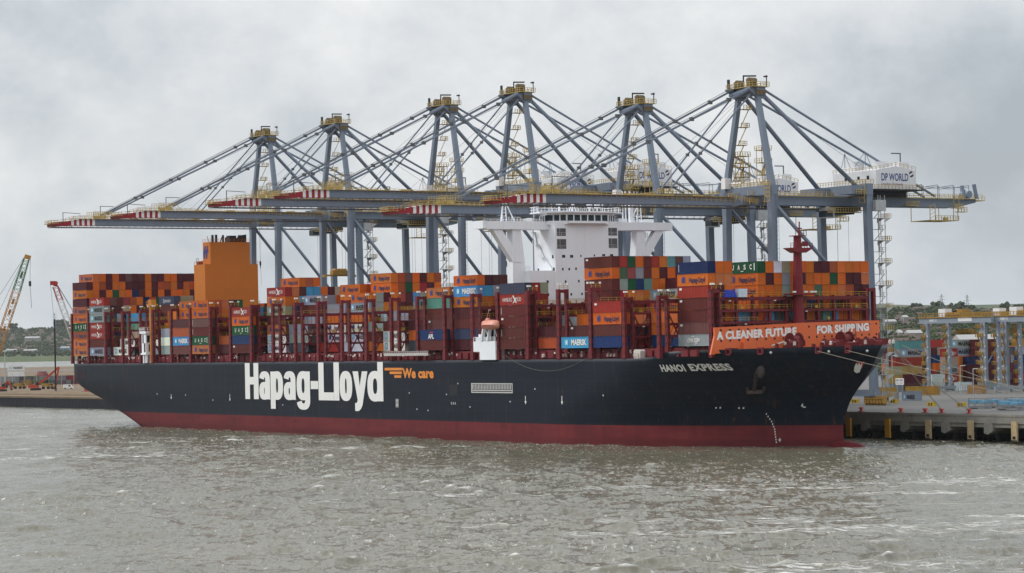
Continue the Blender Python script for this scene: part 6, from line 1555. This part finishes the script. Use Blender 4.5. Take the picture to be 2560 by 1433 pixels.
van = empty('white_van', tuple(g), 'white panel van parked on the sand beside the ship stern', 'van'); W_ = lambda a, b_, c: g+rt*a+bk*b_+Vector((0,0,c))
q = MB(); q.prism([W_(-2.8,-1,.4),W_(2.8,-1,.4),W_(2.8,-1,1.1),W_(1.9,-1,1.3),W_(1.2,-1,2.4),W_(-2.8,-1,2.5)], bk*2); q.build('body', M_STW, van)
for a in (-1.8,1.8):
    q = MB(); q.tube(W_(a,-1.05,.38),W_(a,1.05,.38),.38,10); q.build('wheel', M_BLK, van)
q = MB(); q.prism([W_(.2,-1.03,1.4),W_(1.7,-1.03,1.4),W_(1.15,-1.03,2.2),W_(.2,-1.03,2.2)], bk*2.06); q.build('window', M_GLASS, van)
# line of boxes and a pale pipe rail behind the sand
seq = [(0,'y'),(18,'e'),(31,'b'),(40,'y'),(55,'y'),(68,'e'),(79,'g'),(97,'g'),(116,'t'),(134,'m'),(147,'y'),(160,'m'),(172,'r')]
for i, (px, s) in enumerate(seq):
    if i in (0, 3): continue
    g = px_ground(px+6, 1640, LZ); o = bpy.data.objects.new('site_container', ME40); COL.objects.link(o); o.location = g; o.rotation_euler.z = math.atan2(rt.y, rt.x)
    o.color = (*[v*.8 for v in CC[s]], 1); nb_ = ['the left edge','between grey and brown boxes','between beige and grey boxes','right of the brown box','fourth grey one','left of dark green pair','left of the dark green pair','right of dark green pair','right of the dark greens','below long excavator boom','right of maroon box','left of red end box','beside the ship stern'][i]
    tag(o, '%s lower site container behind diggers, %s from left, %s' % (CNAME[s], ['first','second','third','fourth','fifth','sixth','seventh','eighth','ninth','tenth','eleventh','twelfth','thirteenth'][i], nb_), 'container', 'containers lined up behind the sand')
    o2 = o.copy(); COL.objects.link(o2); o2.location = g+Vector((0,0,2.86)); s2 = 'yyebykegyymcy'[i]; o2.color = (*[v*.85 for v in CC[s2]], 1); o2['label'] = '%s upper site container behind the diggers, pair %s from left' % (CNAME[s2], ['first','second','third','fourth','fifth','sixth','seventh','eighth','ninth','tenth','eleventh','twelfth','thirteenth'][i])
a = px_ground(-30, 1600, LZ); c = px_ground(215, 1560, LZ); q = MB(); q.bar(a+Vector((0,0,9.4)), c+Vector((0,0,9.6)), .5, .8)
for i in range(9): p_ = a.lerp(c, i/8); q.bar(p_, p_+Vector((0,0,9.3)), .16)
thing_mesh(q,'pipe_rack',mat('pale_pipe',(.40,.40,.39),.6),tuple(a),'long pale pipe rail on posts running behind the diggers','pipe rail')
g = px_ground(40, 1900, LZ); o = bpy.data.objects.new('site_container', ME40); COL.objects.link(o); o.location = g+Vector((0,0,8)); o.rotation_euler.z = math.atan2(rt.y, rt.x); o.color = (*CC['w'],1); tag(o,'white container in black lettering on top of others, farther back at left','container','containers lined up behind the sand')
l_ = bpy.data.objects.new('lettering', LET['MK']); COL.objects.link(l_); l_.parent = o; l_.location = (0,-1.222,0)
o2 = o.copy(); COL.objects.link(o2); o2.location = g+Vector((0,0,5.1)); o2['label'] = 'white container right underneath the lettered white one at left'; o2 = o.copy(); COL.objects.link(o2); o2.location = g+Vector((0,0,2.2)); o2['label'] = 'white container at the base of the lettered white stack at left'; o2 = None
q = MB()
for px, h in ((12,34),(28,36)): pass
for px, h, lab in ((12,22,'grey lighting column nearest the left edge'),):
    g = px_ground(px, 1560, LZ); e_ = empty('lamp_post', tuple(g), lab, 'lamp post'); q = MB(); q.tube(g, g+Vector((0,0,h)), .45, 6, .25); q.build('post', M_GREYM, e_); q = MB(); q.bar(g+Vector((0,0,h))-rt*1.2, g+Vector((0,0,h))+rt*1.2, .5); q.build('lamp_head', M_LAMP, e_)
g = px_ground(105, 1800, LZ); q = MB(); q.ball(g, 9, 5, 8.2, 12, 6); thing_mesh(q,'ore_heap',mat('red_scrap',(.12,.03,.03),.8,var=.4,scale=.3),tuple(g),'dark red scrap heap behind the pale pipe rail','scrap heap',smooth=True)
g = px_ground(158, 1750, LZ); 
# ================================================================== hills
UX, WX = Vector((CD.x,CD.y,0)).normalized(), Vector((CR.x,CR.y,0)).normalized()
from mathutils import noise as mn
RP = [(700,-3),(1090,-3),(1130,6.5),(1300,6.9),(1800,9),(2500,21),(3200,33),(4000,50),(4600,53),(5200,40),(7000,55),(9000,122),(10500,140),(11600,110)]
LP = [(700,-4),(6300,-4),(6500,.5),(6900,11),(7250,17),(7600,33),(8500,86),(9200,90),(11600,60)]
def ground_h(u, w):
    a = w/u; t = min(1, max(0, (a+.09)/.12)); t = t*t*(3-2*t)
    n = mn.fractal(Vector((u*.0011, w*.0022, 3.7)), 1.0, 2.0, 4)
    r = lerp_tab(u, RP); l = lerp_tab(u, LP); k = min(1, max(0, (u-1500)/2500))
    kl = min(1, max(0, (u-6900)/900))
    return (r+n*13*k)*t + (l+n*15*kl)*(1-t)
def uw(u, w, z): return (CAM.x+UX.x*u+WX.x*w, CAM.y+UX.y*u+WX.y*w, z)
q = MB(); us = [700,800,900,1000,1090,1130]+list(range(1200,11601,130)); ws = list(range(-2600,2601,65))
for u in us:
    for w in ws: q.v.append(uw(u, w, ground_h(u, w)))
nw = len(ws)
for i in range(len(us)-1):
    for j in range(nw-1):
        if us[i] < 1700 and ws[j] < 150: continue
        a = i*nw+j; q.f.append((a, a+1, a+nw+1, a+nw)); q.m.append(0)
mh_, b = new_mat('hill_fields'); p = geo_pos()
v = N('ShaderNodeTexVoronoi'); v.inputs['Scale'].default_value = 1.0; L(vmap(p, (.0045,.0045,.0045)), v.inputs['Vector'])
sv = N('ShaderNodeSeparateColor'); L(v.outputs['Color'], sv.inputs[0])
c = ramp(sv.outputs[0], [(.0,(.040,.058,.026)),(.35,(.055,.082,.030)),(.6,(.070,.092,.036)),(.85,(.095,.095,.052))], 'CONSTANT')
c = mixc(mathn('MULTIPLY', noise(p, .006, 5, .6), .6), c, (.055,.075,.035))
L(c, b.inputs['Base Color']); b.inputs['Roughness'].default_value = .95; b.inputs['Specular IOR Level'].default_value = .1
tag(q.build('hills', mh_, smooth=True), kind='structure')
# woods: many small leaf-clump bodies, darker and lighter trees mixed
M_TR = [mat('wood_foliage_%s' % n_, c_, .9, var=.35, scale=.08, spec=.1) for n_, c_ in (('dark',(.028,.042,.020)), ('mid',(.042,.060,.026)), ('light',(.062,.078,.034)))]
def ico(): 
    t = (1+5**.5)/2; v_ = [(-1,t,0),(1,t,0),(-1,-t,0),(1,-t,0),(0,-1,t),(0,1,t),(0,-1,-t),(0,1,-t),(t,0,-1),(t,0,1),(-t,0,-1),(-t,0,1)]
    f_ = [(0,11,5),(0,5,1),(0,1,7),(0,7,10),(0,10,11),(1,5,9),(5,11,4),(11,10,2),(10,7,6),(7,1,8),(3,9,4),(3,4,2),(3,2,6),(3,6,8),(3,8,9),(4,9,5),(2,4,11),(6,2,10),(8,6,7),(9,8,1)]
    return [Vector(x).normalized() for x in v_], f_
IV, IF = ico()
def tree_blob(mb, c, r, h, rr, m_):
    for k in range(rr.randint(6, 9)):
        o = Vector((rr.uniform(-.75,.75)*r, rr.uniform(-.75,.75)*r, rr.uniform(.22,.95)*h)); s = r*rr.uniform(.28,.55)*(1.15-.4*o.z/h)
        k0 = len(mb.v)
        for v_ in IV: mb.v.append(tuple(c+o+Vector((v_.x*s*rr.uniform(.7,1.3), v_.y*s*rr.uniform(.7,1.3), v_.z*s*rr.uniform(.6,1.15)))))
        mm = m_ if rr.random() < .7 else (m_+1) % 3
        for f_ in IF: mb.f.append(tuple(k0+i for i in f_)); mb.m.append(mm)
rt_ = random.Random(21); wd_ = MB()
def scatter(n, u0, u1, p0, p1, h0, h1, clump, pw=1.0):
    for _ in range(n):
        u = u0+(u1-u0)*rt_.random()**pw; px = rt_.uniform(p0, p1); w = (px-1280)/FPX*u
        for k in range(rt_.randint(1, clump)):
            uu = u+rt_.gauss(0, 14); w2 = w+rt_.gauss(0, 16); h = rt_.uniform(h0, h1); c = Vector(uw(uu, w2, ground_h(uu, w2)-1.0))
            tree_blob(wd_, c, h*rt_.uniform(.45,.75), h, rt_, rt_.choice((0,0,1,1,2)))
scatter(420, 1350, 2300, 2180, 2600, 5, 9, 3); scatter(420, 2300, 3600, 2180, 2600, 6, 10, 3); scatter(330, 3600, 4700, 2180, 2600, 6, 11, 3); scatter(60, 1280, 1500, 2200, 2600, 7, 11, 4)
scatter(260, 6950, 7900, -40, 330, 9, 16, 3); scatter(240, 7900, 8900, -40, 330, 10, 18, 3)
scatter(420, 5200, 8500, 330, 2200, 12, 20, 3)
tag(wd_.build('hillside_woods', M_TR), 'far hedges and woods covering the hillsides behind the port', 'woods', kind='stuff')
# larger single trees on the skyline
def crown_tree(px, u, h, label):
    rr = random.Random(int(px)); w = (px-1280)/FPX*u; g = Vector(uw(u, w, ground_h(u, w))); e_ = empty('skyline_tree', tuple(g), label, 'tree', 'large trees on the skyline')
    q = MB(); q.tube(g-Vector((0,0,1)), g+Vector((0,0,h*.5)), h*.05, 6, h*.025); q.build('trunk', mat('bark',(.05,.04,.03),.9), e_)
    q = MB()
    for k in range(5): tree_blob(q, g+Vector((rr.uniform(-.28,.28)*h, rr.uniform(-.28,.28)*h, h*.12)), h*.42, h*.92, rr, 0)
    q.build('crown', M_TR, e_)
for px, u, h, lab in ((2291,4350,25,'rounded dark tree on the skyline left of the small pylon'), (2347,4350,27,'dark tree at the foot of the smaller pylon'), (2392,4350,26,'dark spreading tree between the two pylons'), (2424,4470,21,'dark tree in front of the taller pylon'), (2508,4500,26,'tall dark tree clump right of the taller pylon'), (2548,4480,22,'dark tree on the skyline at the right edge'), (32,8700,30,'tree breaking the skyline behind the yellow boom'), (143,8750,40,'dark round tree on the left skyline right of the pylon'), (158,8700,34,'lower tree on the left skyline by the stern')): crown_tree(px, u, h, lab)
# pylons
M_PYL = mat('pylon_steel', (.20,.22,.23), .6)
def pylon(px, u, h, label):
    w = (px-1280)/FPX*u; g = Vector(uw(u, w, ground_h(u, w))); q = MB(); r = .34 if u < 6000 else .5
    for sa, sb_ in ((-1,-1),(1,-1),(1,1),(-1,1)):
        f = lambda t: g+WX*sa*(3.6*(1-t)**1.3+.6)*h/36+UX*sb_*(3.6*(1-t)**1.3+.6)*h/36+Vector((0,0,h*t))
        for i in range(8): q.bar(f(i/8), f((i+1)/8), r)
    for i in range(8):
        t0, t1 = i/8, (i+1)/8; s0 = (3.6*(1-t0)**1.3+.6)*h/36; s1 = (3.6*(1-t1)**1.3+.6)*h/36
        q.bar(g-WX*s0+Vector((0,0,h*t0)), g+WX*s1+Vector((0,0,h*t1)), r*.6); q.bar(g+WX*s0+Vector((0,0,h*t0)), g-WX*s1+Vector((0,0,h*t1)), r*.6)
    for t, l_ in ((.62,5.5),(.76,6.2),(.90,4.6)): q.bar(g-WX*l_*h/36+Vector((0,0,h*t)), g+WX*l_*h/36+Vector((0,0,h*t)), r*1.2)
    thing_mesh(q,'pylon',M_PYL,tuple(g),label,'pylon'); return g, h
pylon(2417, 4350, 40, 'taller lattice electricity pylon on the right skyline'); pylon(2353, 4300, 38, 'smaller lattice electricity pylon on the right skyline'); pylon(135, 8600, 62, 'faint lattice pylon on the left skyline above the steel pile')
# houses and sheds
M_HW = mat('house_wall', (.20,.185,.17), .8, var=.2); M_HR = mat('house_roof', (.105,.075,.065), .8, var=.3); M_HRW = mat('pale_shed_roof', (.29,.29,.285), .6, var=.05)
def house_mesh(name, w, d, h, rf, mats, ridge=.38):
    q = MB(); q.box(-w/2,w/2,-d/2,d/2,-2,h)
    k = len(q.v); q.v += [(-w/2-.3,-d/2-.3,h),(w/2+.3,-d/2-.3,h),(w/2+.3,d/2+.3,h),(-w/2-.3,d/2+.3,h),(-w/2,0,h+d*ridge),(w/2,0,h+d*ridge)]
    for f_ in ((0,1,5,4),(2,3,4,5),(0,4,3),(1,2,5),(0,3,2,1)): q.f.append(tuple(k+i for i in f_)); q.m.append(1)
    return q.mesh(name, mats)
HM = house_mesh('house', 10, 8, 5.5, 0, [M_HW, M_HR]); ang = math.atan2(WX.y, WX.x)
rh = random.Random(3)
RH_SEEN = {1,4,135,137,12,18,21,150,23,156,159,161,34,166,170,175,49,53,181,58,61,62,192,194,68,196,198,200,201,203,76,207,209,86,88,89,219,220,93,99,101,237,114,125}
LH_SEEN = {0,2,5,7,8,10,12,13,14,18,20,25,27,29,31,33,34,35,36,37,38,39,41,42,43,44,45,46,48,51,54,56,57,59,62,63,65,69,73,74,76}
for i in range(240):
    u = rh.uniform(2000, 4500); px = rh.uniform(2225, 2560); w = (px-1280)/FPX*u
    a1, a2, a3 = rh.uniform(-.5,.5), rh.uniform(.65,1.0), rh.uniform(.9,1.6)
    if RH_SEEN is not None and i not in RH_SEEN: continue
    o = bpy.data.objects.new('house', HM); COL.objects.link(o); o.location = uw(u, w, ground_h(u, w)); o.rotation_euler.z = ang+a1; o.scale = (a2*a3, a2, a2); o['key'] = 'R%d' % i
    tag(o, 'small red-roofed house among the trees on the right hillside', 'house', 'houses on the right hillside')
rh = random.Random(9)
for i in range(80):
    u = rh.uniform(7300, 8500); px = rh.uniform(0, 178); w = (px-1280)/FPX*u
    a1 = rh.uniform(-.5,.5)
    if LH_SEEN is not None and i not in LH_SEEN: continue
    o = bpy.data.objects.new('house', HM); COL.objects.link(o); o.location = uw(u, w, ground_h(u, w)); o.rotation_euler.z = ang+a1; o.scale = (1.6,1.2,1.3); o['key'] = 'L%d' % i; tag(o, 'small house among the trees on the left hillside', 'house', 'houses on the left hillside')
def shed(px0, px1, u, h, label, mats, z=None, dpt=24):
    pc = (px0+px1)/2; w = (pc-1280)/FPX*u; wid = (px1-px0)/FPX*u; me = house_mesh('warehouse', wid, dpt, h, 0, mats, .12)
    o = bpy.data.objects.new('warehouse', me); COL.objects.link(o); g = uw(u, w, ground_h(u, w) if z is None else z); o.location = g; o.rotation_euler.z = ang; tag(o, label, 'warehouse')
M_SW = mat('shed_wall_pale', (.22,.22,.215), .7); M_SB = mat('shed_wall_blue', (.15,.25,.38), .7); M_SP = mat('shed_roof_pink', (.24,.17,.15), .7)
shed(2387,2480,1330,13.5,'long low white-roofed shed behind the yard gantries',[M_SW,M_HRW],None,40); shed(2218,2302,1280,11.5,'long shed with pinkish roof right of the bow',[M_SP,M_SP],None,30)
shed(2263,2299,2350,9,'white building below the green field on the right',[M_SW,M_HRW]); shed(2207,2236,3300,9,'white building on the hillside right of the stair tower',[M_SW,M_HRW]); shed(2240,2250,2380,9,'small white house left of the white building below the field',[M_SW,M_HRW]); shed(2254,2266,3500,9,'small pale building among trees high on the right',[M_SW,M_HRW])
shed(62,98,7900,16,'long white building on the left hillside',[M_SW,M_HRW],None,40); shed(14,40,7250,14,'white barn at the left edge below the hillside',[M_SW,M_HRW],None,30); shed(58,90,7150,14,'white sheds right of the yellow boom below the hillside',[M_SW,M_HRW],None,30); shed(150,172,7300,15,'blue-walled shed beside the ship stern',[M_SB,M_HRW],None,30)
# ================================================================== air
hz_, b = new_mat('haze'); nt.nodes.remove(b); pv = N('ShaderNodeVolumePrincipled'); pv.inputs['Color'].default_value = (.92,.96,1.0,1); pv.inputs['Density'].default_value = 0.000016; pv.inputs['Anisotropy'].default_value = 0.0
L(pv.outputs[0], nt.nodes['Material Output'].inputs['Volume'])
q = MB(); q.box(-15500,5500,-7000,13500,-40,215); ho = q.build('haze', hz_); tag(ho, kind='stuff')
for o in SC.objects:
    for k_ in ('_o','key'):
        if k_ in o.keys() and not (k_ == 'key' and KEEPKEY): del o[k_]
